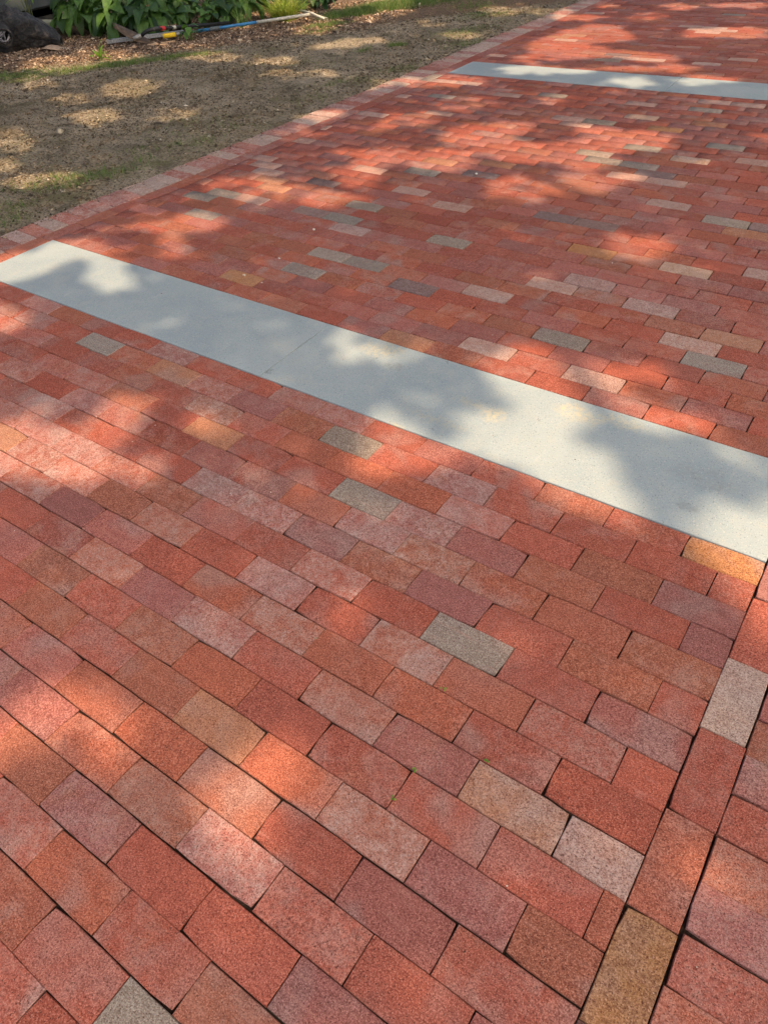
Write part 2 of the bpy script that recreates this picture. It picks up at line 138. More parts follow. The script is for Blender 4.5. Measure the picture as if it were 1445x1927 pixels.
 (0.8, [(-5.501, 6.526), (-5.466, 6.452), (-5.475, 6.385), (-5.524, 6.336), (-5.605, 6.315), (-5.703, 6.325), (-5.799, 6.366), (-5.874, 6.43), (-5.913, 6.505), (-5.906, 6.575), (-5.855, 6.626), (-5.769, 6.647), (-5.668, 6.634), (-5.572, 6.591)]),
 (0.5, [(-6.438, 6.371), (-6.319, 6.219), (-6.256, 6.092), (-6.259, 6.014), (-6.326, 5.996), (-6.445, 6.042), (-6.597, 6.147), (-6.754, 6.292), (-6.885, 6.451), (-6.961, 6.591), (-6.963, 6.68), (-6.888, 6.697), (-6.755, 6.64), (-6.593, 6.522)]),
 (1, [(-9.372, 5.474), (-9.248, 5.372), (-9.184, 5.284), (-9.189, 5.225), (-9.262, 5.205), (-9.39, 5.229), (-9.55, 5.293), (-9.714, 5.386), (-9.847, 5.491), (-9.922, 5.586), (-9.919, 5.65), (-9.84, 5.67), (-9.701, 5.641), (-9.533, 5.57)]),
 (0.5, [(-3.865, 7.418), (-3.848, 7.351), (-3.865, 7.291), (-3.913, 7.248), (-3.982, 7.231), (-4.059, 7.244), (-4.131, 7.284), (-4.181, 7.344), (-4.201, 7.412), (-4.184, 7.475), (-4.135, 7.519), (-4.063, 7.536), (-3.984, 7.521), (-3.913, 7.479)]),
 (0.5, [(-5.003, 2.509), (-4.973, 2.476), (-4.971, 2.44), (-4.997, 2.408), (-5.046, 2.387), (-5.108, 2.381), (-5.173, 2.39), (-5.227, 2.414), (-5.259, 2.447), (-5.262, 2.484), (-5.236, 2.517), (-5.185, 2.539), (-5.12, 2.545), (-5.055, 2.534)]),
 (0.7, [(-6.693, 4.658), (-6.649, 4.595), (-6.657, 4.532), (-6.716, 4.479), (-6.815, 4.447), (-6.935, 4.442), (-7.054, 4.466), (-7.148, 4.514), (-7.198, 4.578), (-7.192, 4.644), (-7.131, 4.699), (-7.027, 4.731), (-6.902, 4.734), (-6.783, 4.708)]),
 (0.5, [(-6.031, 5.202), (-6.007, 5.15), (-6.031, 5.096), (-6.098, 5.049), (-6.194, 5.019), (-6.304, 5.012), (-6.404, 5.029), (-6.476, 5.068), (-6.503, 5.121), (-6.48, 5.177), (-6.411, 5.225), (-6.31, 5.255), (-6.199, 5.261), (-6.099, 5.242)]),
 (0.6, [(-3.77, 7.578), (-3.759, 7.497), (-3.801, 7.42), (-3.888, 7.363), (-4.004, 7.335), (-4.128, 7.343), (-4.235, 7.386), (-4.304, 7.456), (-4.32, 7.54), (-4.278, 7.621), (-4.186, 7.68), (-4.065, 7.707), (-3.939, 7.696), (-3.834, 7.65)]),
 (0.9, [(-8.572, 6.314), (-8.437, 6.176), (-8.376, 6.058), (-8.396, 5.98), (-8.494, 5.956), (-8.652, 5.99), (-8.844, 6.078), (-9.034, 6.206), (-9.183, 6.349), (-9.258, 6.478), (-9.24, 6.565), (-9.132, 6.588), (-8.958, 6.545), (-8.757, 6.446)]),
 (0.8, [(-7.65, 6.53), (-7.565, 6.427), (-7.534, 6.337), (-7.561, 6.277), (-7.641, 6.257), (-7.76, 6.282), (-7.896, 6.348), (-8.023, 6.443), (-8.115, 6.549), (-8.153, 6.645), (-8.126, 6.71), (-8.039, 6.729), (-7.913, 6.7), (-7.774, 6.628)]),
 (0.8, [(-8.873, 6.078), (-8.766, 5.978), (-8.712, 5.891), (-8.719, 5.835), (-8.785, 5.818), (-8.899, 5.845), (-9.04, 5.91), (-9.183, 6.004), (-9.298, 6.107), (-9.36, 6.199), (-9.355, 6.26), (-9.283, 6.277), (-9.16, 6.245), (-9.014, 6.174)]),
 (0.9, [(-9.811, 6.45), (-9.705, 6.348), (-9.664, 6.258), (-9.695, 6.197), (-9.791, 6.175), (-9.936, 6.196), (-10.102, 6.259), (-10.26, 6.351), (-10.376, 6.456), (-10.424, 6.552), (-10.393, 6.617), (-10.29, 6.639), (-10.136, 6.613), (-9.964, 6.544)]),
 (0.8, [(-8.624, 6.816), (-8.546, 6.726), (-8.522, 6.647), (-8.554, 6.594), (-8.637, 6.575), (-8.755, 6.596), (-8.886, 6.652), (-9.006, 6.734), (-9.09, 6.826), (-9.119, 6.909), (-9.087, 6.966), (-8.999, 6.985), (-8.875, 6.961), (-8.741, 6.9)]),
 (0.6, [(-7.275, 6.778), (-7.2, 6.684), (-7.166, 6.605), (-7.177, 6.554), (-7.231, 6.541), (-7.319, 6.569), (-7.425, 6.632), (-7.528, 6.72), (-7.607, 6.816), (-7.647, 6.9), (-7.637, 6.955), (-7.578, 6.967), (-7.485, 6.936), (-7.376, 6.868)]),
 (1, [(-6.628, 4.292), (-6.575, 4.22), (-6.585, 4.146), (-6.656, 4.083), (-6.775, 4.043), (-6.919, 4.033), (-7.063, 4.056), (-7.177, 4.11), (-7.238, 4.183), (-7.231, 4.261), (-7.156, 4.327), (-7.03, 4.368), (-6.879, 4.375), (-6.736, 4.347)]),
 (1, [(-3.423, 3.827), (-3.403, 3.784), (-3.406, 3.743), (-3.431, 3.71), (-3.474, 3.693), (-3.527, 3.694), (-3.579, 3.714), (-3.62, 3.748), (-3.642, 3.792), (-3.64, 3.834), (-3.613, 3.868), (-3.569, 3.886), (-3.515, 3.884), (-3.463, 3.863)]),
 (0.4, [(-3.296, 3.47), (-3.281, 3.43), (-3.296, 3.388), (-3.336, 3.351), (-3.394, 3.326), (-3.459, 3.319), (-3.519, 3.33), (-3.561, 3.359), (-3.578, 3.398), (-3.564, 3.442), (-3.523, 3.48), (-3.463, 3.505), (-3.396, 3.512), (-3.336, 3.499)]),
 (0.8, [(-3.395, 4.781), (-3.379, 4.725), (-3.399, 4.668), (-3.452, 4.621), (-3.527, 4.594), (-3.611, 4.591), (-3.687, 4.614), (-3.74, 4.658), (-3.759, 4.716), (-3.739, 4.775), (-3.685, 4.823), (-3.606, 4.851), (-3.52, 4.852), (-3.445, 4.827)]),
 (0.7, [(-3.406, 7.526), (-3.392, 7.459), (-3.411, 7.4), (-3.458, 7.358), (-3.524, 7.342), (-3.598, 7.355), (-3.664, 7.395), (-3.71, 7.455), (-3.726, 7.522), (-3.708, 7.584), (-3.659, 7.627), (-3.59, 7.643), (-3.515, 7.628), (-3.45, 7.586)]),
 (0.9, [(-3.724, 1.293), (-3.564, 1.306), (-3.434, 1.307), (-3.402, 1.227), (-3.469, 1.13)]),
 (0.5, [(-6.427, 3.734), (-6.374, 3.674), (-6.372, 3.612), (-6.419, 3.56), (-6.507, 3.529), (-6.619, 3.522), (-6.736, 3.544), (-6.834, 3.589), (-6.892, 3.651), (-6.898, 3.715), (-6.85, 3.769), (-6.756, 3.802), (-6.639, 3.806), (-6.521, 3.782)]),
 (1, [(-7.595, 5.37), (-7.52, 5.298), (-7.479, 5.237), (-7.478, 5.197), (-7.518, 5.185), (-7.59, 5.205), (-7.682, 5.252), (-7.777, 5.319), (-7.855, 5.393), (-7.901, 5.458), (-7.903, 5.5), (-7.861, 5.512), (-7.784, 5.489), (-7.689, 5.438)]),
 (0.7, [(-7.228, 6.026), (-7.155, 5.946), (-7.116, 5.878), (-7.116, 5.835), (-7.156, 5.824), (-7.228, 5.848), (-7.32, 5.903), (-7.413, 5.979), (-7.49, 6.061), (-7.534, 6.133), (-7.535, 6.179), (-7.492, 6.19), (-7.415, 6.162), (-7.321, 6.104)])]
ODD_BRICKS = [(-34.67, 21.87, 'p'), (-33.98, 22.71, 'm'), (-35.76, 19.04, 'p'), (-35.76, 18.1, 'd'), (-33.62, 18.02, 'p'), (-34.16, 20.62, 'o'), (-34.26, 16.97, 'd'), (-32.02, 16.96, 'o'), (-29.93, 16.87, 'p'), (-28.04, 16.87, 'o'), (-35.53, 20.37, 'd'), (-30.35, 25.65, 'w'), (-34.25, 31.15, 'w'), (-33.48, 30.11, 'w'), (-32.28, 29.13, 'w'), (-31.25, 28.43, 't'), (-30.44, 27.49, 't'), (-30.08, 32.99, 'm'), (-27.29, 32.19, 'w'), (-24.13, 27.51, 'g'), (-26.24, 25.68, 'k'), (-24.05, 25.63, 'g'), (-23.13, 24.71, 'l'), (-27.36, 24.66, 'm'), (-28.25, 25.62, 'p'), (-29.46, 24.79, 'm'), (-35.61, 26.92, 'b'), (-35.17, 28.32, 'd'), (-32.24, 25.38, 'g'), (-33.69, 24.69, 'g'), (-32.68, 23.68, 'b'), (-31.0, 22.89, 'g'), (-22.01, 21.91, 'g'), (-20.05, 21.81, 'g'), (-24.29, 19.96, 'g'), (-22.12, 19.93, 'g'), (-26.49, 19.97, 'b'), (-26.15, 21.9, 'b'), (-23.46, 21.04, 'o'), (-26.78, 18.04, 'p'), (-24.93, 18.04, 'y'), (-23.79, 19.58, 'r'), (-24.22, 23.81, 'd'), (-21.08, 21.1, 'r'), (-23.4, 23.63, 'p'), (-25.62, 20.97, 'd'), (-28.72, 21.35, 'r'), (-27.79, 21.08, 'b'), (-24.21, 35.08, 't'), (-21.02, 36.0, 't'), (-24.01, 32.99, 'g'), (-20.87, 34.13, 'k'), (-20.94, 32.45, 'm'), (-23.12, 30.37, 'w'), (-24.01, 31.3, 'b'), (-19.94, 29.43, 'w'), (-16.64, 28.42, 'b'), (-17.74, 25.62, 'g'), (-15.65, 23.76, 'm'), (-14.77, 24.65, 'm'), (-12.64, 25.01, 'm'), (-11.87, 25.71, 'p'), (-15.39, 31.69, 'm'), (-14.61, 30.53, 'k'), (-18.22, 31.4, 'o'), (-17.8, 38.62, 'p'), (-18.92, 22.84, 'o'), (-17.82, 23.91, 'b'), (-20.65, 24.64, 'p'), (-18.01, 22.06, 'o'), (-19.0, 21.86, 'g'), (-17.47, 35.77, 'm'), (-16.34, 22.8, 'd'), (-11.27, 40.92, 'c'), (-13.26, 38.99, 'g'), (-15.91, 38.96, 'g'), (-16.57, 39.77, 'g'), (-12.49, 37.95, 'k'), (-13.36, 37.1, 'w'), (-11.29, 37.18, 'w'), (-9.12, 39.04, 'p'), (-11.32, 33.33, 'm'), (-7.04, 33.35, 'g'), (-5.64, 33.34, 'k'), (-6.07, 32.45, 't'), (-12.32, 30.54, 'k'), (-11.41, 31.42, 'm'), (-8.13, 30.5, 'p'), (-7.16, 27.72, 'c'), (-4.56, 28.67, 'w'), (-10.96, 25.88, 'p'), (-10.55, 26.87, 'b'), (-11.25, 27.64, 'y'), (-9.89, 31.45, 'm'), (-16.84, 20.79, 'k'), (-15.72, 21.77, 'm'), (-13.57, 21.79, 'w'), (-14.58, 22.83, 'b'), (-18.08, 21.72, 'o'), (-11.58, 23.83, 'w'), (-11.43, 21.87, 'd'), (-10.81, 21.09, 'p'), (-9.53, 19.89, 'k'), (-12.58, 18.78, 'm'), (-14.09, 17.71, 'm'), (-11.86, 17.93, 'w'), (-15.86, 17.87, 'p'), (-15.87, 20.03, 'r'), (-14.75, 18.96, 'o'), (-16.66, 18.97, 'm'), (-11.54, 19.96, 'b'), (-9.03, 19.05, 'm'), (-8.16, 17.87, 'w'), (-10.3, 24.89, 'l'), (-9.4, 24.16, 'b'), (-7.2, 23.87, 'l'), (-6.21, 24.91, 'm'), (-3.97, 24.87, 'p'), (-3.94, 22.95, 't'), (-5.05, 21.77, 'w'), (-4.06, 21.06, 'g'), (-7.24, 20.13, 'm'), (-8.61, 20.03, 'g'), (-7.3, 18.04, 'w'), (-5.57, 17.98, 'o'), (-2.81, 18.13, 'm'), (-23.07, 16.48, 'o'), (-22.8, 18.07, 'd'), (-20.45, 17.87, 'w'), (-21.15, 18.93, 'm'), (-18.31, 17.82, 'p'), (-16.83, 17.69, 'p'), (-19.37, 18.0, 'r'), (-33.42, 59.69, 'w'), (-34.3, 46.62, 'w'), (-34.32, 48.5, 'p'), (-27.41, 49.51, 'w'), (-27.76, 47.89, 'p'), (-25.6, 46.05, 'p'), (-20.74, 45.37, 'w'), (-28.69, 43.33, 'w'), (-29.81, 44.25, 'p'), (-30.35, 52.06, 'p'), (-33.27, 51.35, 'w'), (-31.26, 47.61, 'g'), (-23.74, 44.41, 'b'), (-20.23, 52.49, 'p'), (-20.03, 50.56, 'p'), (-18.08, 50.89, 'w'), (-12.07, 52.93, 'w'), (-13.32, 52.85, 'w'), (-15.26, 50.11, 'p'), (-13.14, 50.18, 'g'), (-18.53, 47.02, 'p'), (-16.52, 47.2, 'c'), (-19.84, 45.36, 'w'), (-14.41, 64.72, 'w'), (-16.34, 62.68, 'w'), (-20.48, 62.74, 'w'), (-22.59, 62.61, 'w'), (-16.1, 68.29, 'p'), (-19.09, 73.21, 'w'), (-21.04, 72.89, 'w'), (-21.6, 67.0, 'p'), (-21.79, 74.5, 'w'), (-24.38, 60.73, 'g'), (-10.2, 43.77, 'g'), (-9.03, 44.59, 'm'), (-13.28, 44.69, 'm'), (-11.15, 44.62, 'p'), (-8.64, 45.69, 'p'), (-14.07, 45.59, 'y'), (-17.55, 44.61, 'p'), (-14.29, 41.8, 'g'), (-34.39, 41.19, 'w'), (-33.78, 40.35, 'p'), (-34.91, 37.54, 'w'), (-34.45, 34.67, 'w'), (-33.51, 33.69, 'p'), (-31.95, 36.92, 'p'), (-31.19, 37.25, 'p')]
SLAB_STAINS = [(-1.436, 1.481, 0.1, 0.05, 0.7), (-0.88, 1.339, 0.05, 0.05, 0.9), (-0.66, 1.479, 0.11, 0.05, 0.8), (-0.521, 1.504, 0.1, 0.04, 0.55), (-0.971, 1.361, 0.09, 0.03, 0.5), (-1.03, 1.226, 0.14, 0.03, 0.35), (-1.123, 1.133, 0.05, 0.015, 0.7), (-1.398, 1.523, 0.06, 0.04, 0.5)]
SLAB_DARK = [(-1.324, 1.421, 0.05, 0.03, 0.35), (-0.227, 1.37, 0.12, 0.06, 0.2), (-0.232, 1.226, 0.04, 0.02, 0.25), (-1.698, 1.175, 0.018, 0.022, 0.6)]
WEEDS = [(-0.489, 0.385), (-0.33, 0.288), (-0.442, 0.19), (-0.445, 0.117)]
PEBBLES = [(-2.315, 1.707), (-2.197, 1.691), (-2.347, 2.239), (-2.288, 1.912), (-2.011, 3.23)]
TWIGS = [(-4.975, 3.277), (-5.828, 3.119), (-5.176, 2.947), (-4.576, 3.257)]

# ------------------------------------------------------------------ helpers
COLL = scene.collection
def tag(o, label=None, cat=None, group=None, kind=None):
    if label: o['label'] = label
    if cat: o['category'] = cat
    if group: o['group'] = group
    if kind: o['kind'] = kind
    return o
def link(name, data, parent=None, loc=None, mat=None):
    o = bpy.data.objects.new(name, data); COLL.objects.link(o)
    if parent is not None: o.parent = parent
    if loc is not None: o.location = loc
    if mat is not None and data is not None and not data.materials: data.materials.append(mat)
    return o
def np_mesh(name, V, F, attrs=None, smooth=False):
    """V (n,3) array, F (m,k) array of equal polygons"""
    me = bpy.data.meshes.new(name)
    V = np.asarray(V, np.float32); F = np.asarray(F, np.int32)
    m, k = F.shape
    me.vertices.add(len(V)); me.vertices.foreach_set('co', V.ravel())
    me.loops.add(m * k); me.loops.foreach_set('vertex_index', F.ravel())
    me.polygons.add(m); me.polygons.foreach_set('loop_start', np.arange(0, m * k, k, dtype=np.int32))
    if attrs:
        for nm, arr in attrs.items():
            a = me.attributes.new(nm, 'FLOAT_COLOR', 'POINT')
            a.data.foreach_set('color', np.asarray(arr, np.float32).ravel())
    me.update(calc_edges=True)
    if smooth: me.shade_smooth()
    return me
def py_mesh(name, V, F, smooth=False):
    me = bpy.data.meshes.new(name); me.from_pydata([tuple(v) for v in V], [], F); me.update()
    if smooth: me.shade_smooth()
    return me
class MB:
    def __init__(s): s.V = []; s.F = []
    def add(s, V, F):
        n = len(s.V); s.V += [tuple(v) for v in V]; s.F += [tuple(i + n for i in f) for f in F]
    def box(s, c, d, rot=None):
        x, y, z = [q / 2 for q in d]
        P = [Vector((a, b, e)) for e in (-z, z) for b in (-y, y) for a in (-x, x)]
        if rot is not None: P = [rot @ p for p in P]
        P = [p + Vector(c) for p in P]
        s.add(P, [(0, 2, 3, 1), (4, 5, 7, 6), (0, 1, 5, 4), (2, 6, 7, 3), (0, 4, 6, 2), (1, 3, 7, 5)])
    def tube(s, pts, radii, n=10, cap=True):
        pts = [Vector(p) for p in pts]
        if not hasattr(radii, '__len__'): radii = [radii] * len(pts)
        V = []; up = Vector((0, 0, 1))
        for i, p in enumerate(pts):
            t = (pts[min(i + 1, len(pts) - 1)] - pts[max(i - 1, 0)]).normalized()
            a = t.cross(up)
            if a.length < 1e-3: a = t.cross(Vector((1, 0, 0)))
            a.normalize(); b = t.cross(a)
            for j in range(n):
                th = 2 * math.pi * j / n
                V.append(p + (a * math.cos(th) + b * math.sin(th)) * radii[i])
        F = []
        for i in range(len(pts) - 1):
            for j in range(n):
                F.append((i * n + j, i * n + (j + 1) % n, (i + 1) * n + (j + 1) % n, (i + 1) * n + j))
        if cap:
            F.append(tuple(range(n - 1, -1, -1))); F.append(tuple((len(pts) - 1) * n + j for j in range(n)))
        s.add(V, F)
    def mesh(s, name, smooth=False): return py_mesh(name, s.V, s.F, smooth)

class NT:
    """small node helper"""
    def __init__(s, name):
        s.m = bpy.data.materials.new(name); s.m.use_nodes = True
        s.t = s.m.node_tree; s.t.nodes.clear()
        s.out = s.n('ShaderNodeOutputMaterial'); s.b = s.n('ShaderNodeBsdfPrincipled')
        s.l(s.b.outputs[0], s.out.inputs[0])
    def n(s, t, **kw):
        nd = s.t.nodes.new(t)
        for k, v in kw.items(): setattr(nd, k, v)
        return nd
    def l(s, a, b): s.t.links.new(a, b)
    def val(s, sock, v):
        if isinstance(v, bpy.types.NodeSocket): s.l(v, sock)
        else: sock.default_value = v
    def noise(s, vec, scale, detail=2, rough=.5, dist=0.):
        nd = s.n('ShaderNodeTexNoise'); nd.inputs['Scale'].default_value = scale
        nd.inputs['Detail'].default_value = detail; nd.inputs['Roughness'].default_value = rough
        nd.inputs['Distortion'].default_value = dist
        s.l(vec, nd.inputs['Vector']); return nd.outputs['Fac']
    def ramp(s, f, a, b, c=0., d=1.):
        nd = s.n('ShaderNodeMapRange'); nd.inputs[1].default_value = a; nd.inputs[2].default_value = b
        nd.inputs[3].default_value = c; nd.inputs[4].default_value = d; nd.clamp = True
        s.l(f, nd.inputs[0]); return nd.outputs[0]
    def math(s, op, a, b=0.):
        nd = s.n('ShaderNodeMath', operation=op); s.val(nd.inputs[0], a); s.val(nd.inputs[1], b); return nd.outputs[0]
    def vmath(s, op, a, b):
        nd = s.n('ShaderNodeVectorMath', operation=op); s.val(nd.inputs[0], a); s.val(nd.inputs[1], b); return nd.outputs[0]
    def mix(s, f, a, b, mode='MIX'):
        nd = s.n('ShaderNodeMix', data_type='RGBA', blend_type=mode); nd.clamp_factor = True
        s.val(nd.inputs[0], f)
        for sock, v in ((nd.inputs[6], a), (nd.inputs[7], b)):
            if isinstance(v, bpy.types.NodeSocket): s.l(v, sock)
            else: sock.default_value = (*v, 1) if len(v) == 3 else v
        return nd.outputs[2]
    def bump(s, h, strength=.5, dist=.001):
        nd = s.n('ShaderNodeBump'); nd.inputs['Strength'].default_value = strength; nd.inputs['Distance'].default_value = dist
        s.l(h, nd.inputs['Height']); s.l(nd.outputs[0], s.b.inputs['Normal'])
    def pos(s): return s.n('ShaderNodeNewGeometry').outputs['Position']
    def col(s, v, rough=.9, spec=.3):
        s.val(s.b.inputs['Base Color'], v if isinstance(v, bpy.types.NodeSocket) else (*v, 1))
        s.b.inputs['Roughness'].default_value = rough
        s.b.inputs['Specular IOR Level'].default_value = spec
        return s.m

def simple_mat(name, c, rough=.8, var=.25, scale=20, metal=0., spec=.3, bump=0.):
    t = NT(name); p = t.pos(); f = t.noise(p, scale, 4, .6)
    a = tuple(x * (1 - var) for x in c); b = tuple(min(1, x * (1 + var)) for x in c)
    t.col(t.mix(t.ramp(f, .3, .7), a, b), rough, spec); t.b.inputs['Metallic'].default_value = metal
    if bump: t.bump(f, .6, bump)
    return t.m

# ------------------------------------------------------------------ materials
def brick_material(name, joined):
    t = NT(name)
    pos = t.pos()
    if joined:
        a = t.n('ShaderNodeAttribute', attribute_name='tone'); tone, eff = a.outputs['Color'], a.outputs['Alpha']
        s_ = t.n('ShaderNodeAttribute', attribute_name='seed'); seed = s_.outputs['Color']
        off = t.vmath('MULTIPLY', seed, (90., 70., 50.))
        sx = t.n('ShaderNodeSeparateXYZ'); t.l(seed, sx.inputs[0]); rv = sx.outputs[0]; rv2 = sx.outputs[1]
    else:
        a = t.n('ShaderNodeObjectInfo'); tone, eff = a.outputs['Color'], a.outputs['Alpha']
        rv = a.outputs['Random']
        rv2 = t.math('FRACT', t.math('MULTIPLY', rv, 17.31))
        cx = t.n('ShaderNodeCombineXYZ'); t.l(t.math('MULTIPLY', rv, 90.), cx.inputs[0]); t.l(t.math('MULTIPLY', rv2, 70.), cx.inputs[1])
        off = cx.outputs[0]
    q = t.vmath('ADD', pos, off)
    # kiln flashing: part of a brick turns greyish mauve or tan
    big = t.noise(q, 6.5, 2, .5, .3)
    f1 = t.math('MULTIPLY', t.ramp(big, .48, .62), t.ramp(rv2, .15, 1., 0., .9))
    hs = t.n('ShaderNodeHueSaturation'); hs.inputs['Saturation'].default_value = .62; hs.inputs['Value'].default_value = 1.0
    t.l(tone, hs.inputs['Color'])
    c = t.mix(f1, tone, t.mix(.30, hs.outputs[0], (.30, .15, .14)))
    big2 = t.noise(q, 9., 3, .55, .4)
    f2 = t.math('MULTIPLY', t.ramp(big2, .52, .72), t.ramp(rv, .5, 1., 0., .5))
    c = t.mix(f2, c, (.34, .125, .062))
    # medium tonal mottling
    med = t.noise(q, 45., 4, .6)
    c = t.mix(t.ramp(med, .32, .68), t.mix(1., c, (.84, .80, .78), 'MULTIPLY'), t.mix(1., c, (1.12, 1.14, 1.12), 'MULTIPLY'))
    g0 = t.noise(q, 210., 5, .85)
    c = t.mix(t.ramp(g0, .40, .60), t.mix(1., c, (.60, .50, .48), 'MULTIPLY'), t.mix(1., c, (1.26, 1.34, 1.34), 'MULTIPLY'))
    # whitish bloom
    w1 = t.ramp(t.noise(q, 14., 5, .7, .5), .47, .70)
    w2 = t.ramp(t.noise(q, 110., 3, .7), .38, .62, .35, 1.)
    base_w = t.math('MULTIPLY', t.math('MULTIPLY', w1, w2), t.ramp(rv, .2, 1., .0, .36))
    wf = t.math('MAXIMUM', base_w, t.math('MULTIPLY', eff, t.math('MULTIPLY', t.ramp(t.noise(q, 26., 6, .8, .8), .38, .60), t.ramp(t.noise(q, 130., 3, .75), .36, .60, .15, 1.))))
    c = t.mix(t.math('MULTIPLY', wf, .8), c, (.64, .55, .51))
    # sandy grain: dark and pale flecks
    gr = t.noise(q, 300., 3, .7)
    gr2 = t.noise(q, 420., 2, .6)
    c = t.mix(t.ramp(gr, .455, .37, 0., .85), c, (.075, .020, .014))
    c = t.mix(t.ramp(gr2, .54, .70, 0., .6), c, t.mix(.5, c, (.78, .46, .36)))
    pit = t.math('MULTIPLY', t.ramp(t.noise(q, 95., 2, .5), .69, .73), t.ramp(t.noise(q, 4., 2), .45, .60))
    c = t.mix(t.math('MULTIPLY', pit, .7), c, (.09, .035, .028))
    drag = t.noise(t.vmath('MULTIPLY', q, (9., 70., 1.)), 1., 3, .7)
    c = t.mix(t.math('MULTIPLY', t.ramp(drag, .55, .75, 0., .35), t.ramp(rv2, .3, .9)), c, (.50, .25, .20))
    dirt = t.ramp(t.noise(q, 30., 5, .75, 1.), .66, .78, 0., .45)
    c = t.mix(t.math('MULTIPLY', dirt, t.ramp(rv2, .4, 1.)), c, (.07, .055, .05))
    # faint saw / stamp line across some bricks comes from grain only
    t.col(c, .92, .2)
    h = t.math('ADD', t.math('MULTIPLY', gr, 1.), t.math('MULTIPLY', med, 1.4))
    t.bump(h, .55, .0012)
    return t.m
M_BRICK = brick_material('brick_clay', False)
M_BRICK_J = brick_material('brick_clay_joined', True)

def sand_material():
    t = NT('joint_sand'); p = t.pos()
    f = t.noise(p, 180., 5, .7); g = t.noise(p, 8., 3)
    c = t.mix(t.ramp(f, .35, .75), (.012, .007, .006), (.055, .034, .025))
    c = t.mix(t.ramp(g, .55, .7, 0, .5), c, (.13, .10, .08))
    t.bump(f, 1., .004)
    return t.col(c, 1., .1)
M_SAND = sand_material()

def slab_material(stains, dark):
    t = NT('bluestone'); p = t.pos()
    cl = t.noise(p, 2.6, 4, .55, .4); md = t.noise(p, 30., 5, .65); fine = t.noise(p, 420., 2, .6)
    c = t.mix(t.ramp(cl, .40, .60), (.285, .355, .400), (.345, .410, .440))
    c = t.mix(t.ramp(md, .3, .75, 0., .5), c, (.35, .38, .375))
    c = t.mix(t.ramp(t.noise(p, 9., 5, .7, .8), .56, .72, 0., .40), c, (.40, .41, .38))
    c = t.mix(t.ramp(fine, .45, .3, 0., .35), c, (.16, .19, .21))
    c = t.mix(t.ramp(t.noise(p, 230., 2, .5), .62, .70, 0., .7), c, (.56, .56, .52))
    c = t.mix(t.ramp(t.noise(p, 240., 2, .5), .38, .31, 0., .7), c, (.12, .14, .15))
    c = t.mix(t.ramp(t.noise(p, 38., 3, .6), .70, .76, 0., .6), c, (.09, .10, .10))
    c = t.mix(t.ramp(t.noise(t.vmath('MULTIPLY', p, (26., 6., 1.)), 1., 4, .7), .62, .74, 0., .35), c, (.50, .51, .48))
    c = t.mix(t.ramp(t.noise(p, 5.5, 6, .8, 1.2), .54, .66, 0., .35), c, (.44, .44, .40))
    wob = t.noise(p, 14., 5, .75); wob2 = t.noise(p, 60., 4, .7)
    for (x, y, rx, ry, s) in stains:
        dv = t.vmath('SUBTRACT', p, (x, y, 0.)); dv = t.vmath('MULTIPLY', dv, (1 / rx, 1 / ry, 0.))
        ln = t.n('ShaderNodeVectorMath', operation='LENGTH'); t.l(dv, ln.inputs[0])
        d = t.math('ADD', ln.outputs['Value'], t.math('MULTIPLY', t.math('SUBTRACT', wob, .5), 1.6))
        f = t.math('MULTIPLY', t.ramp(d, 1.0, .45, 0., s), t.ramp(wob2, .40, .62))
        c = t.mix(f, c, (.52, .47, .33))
    for (x, y, rx, ry, s) in dark:
        dv = t.vmath('SUBTRACT', p, (x, y, 0.)); dv = t.vmath('MULTIPLY', dv, (1 / rx, 1 / ry, 0.))
        ln = t.n('ShaderNodeVectorMath', operation='LENGTH'); t.l(dv, ln.inputs[0])
        d = t.math('ADD', ln.outputs['Value'], t.math('MULTIPLY', t.math('SUBTRACT', wob, .5), 1.4))
        f = t.math('MULTIPLY', t.ramp(d, 1.0, .5, 0., s), t.ramp(wob2, .38, .60))
        c = t.mix(f, c, (.10, .105, .10))
    t.bump(t.math('ADD', t.math('MULTIPLY', md, .8), t.math('MULTIPLY', fine, .3)), .35, .002)
    return t.col(c, .78, .3)

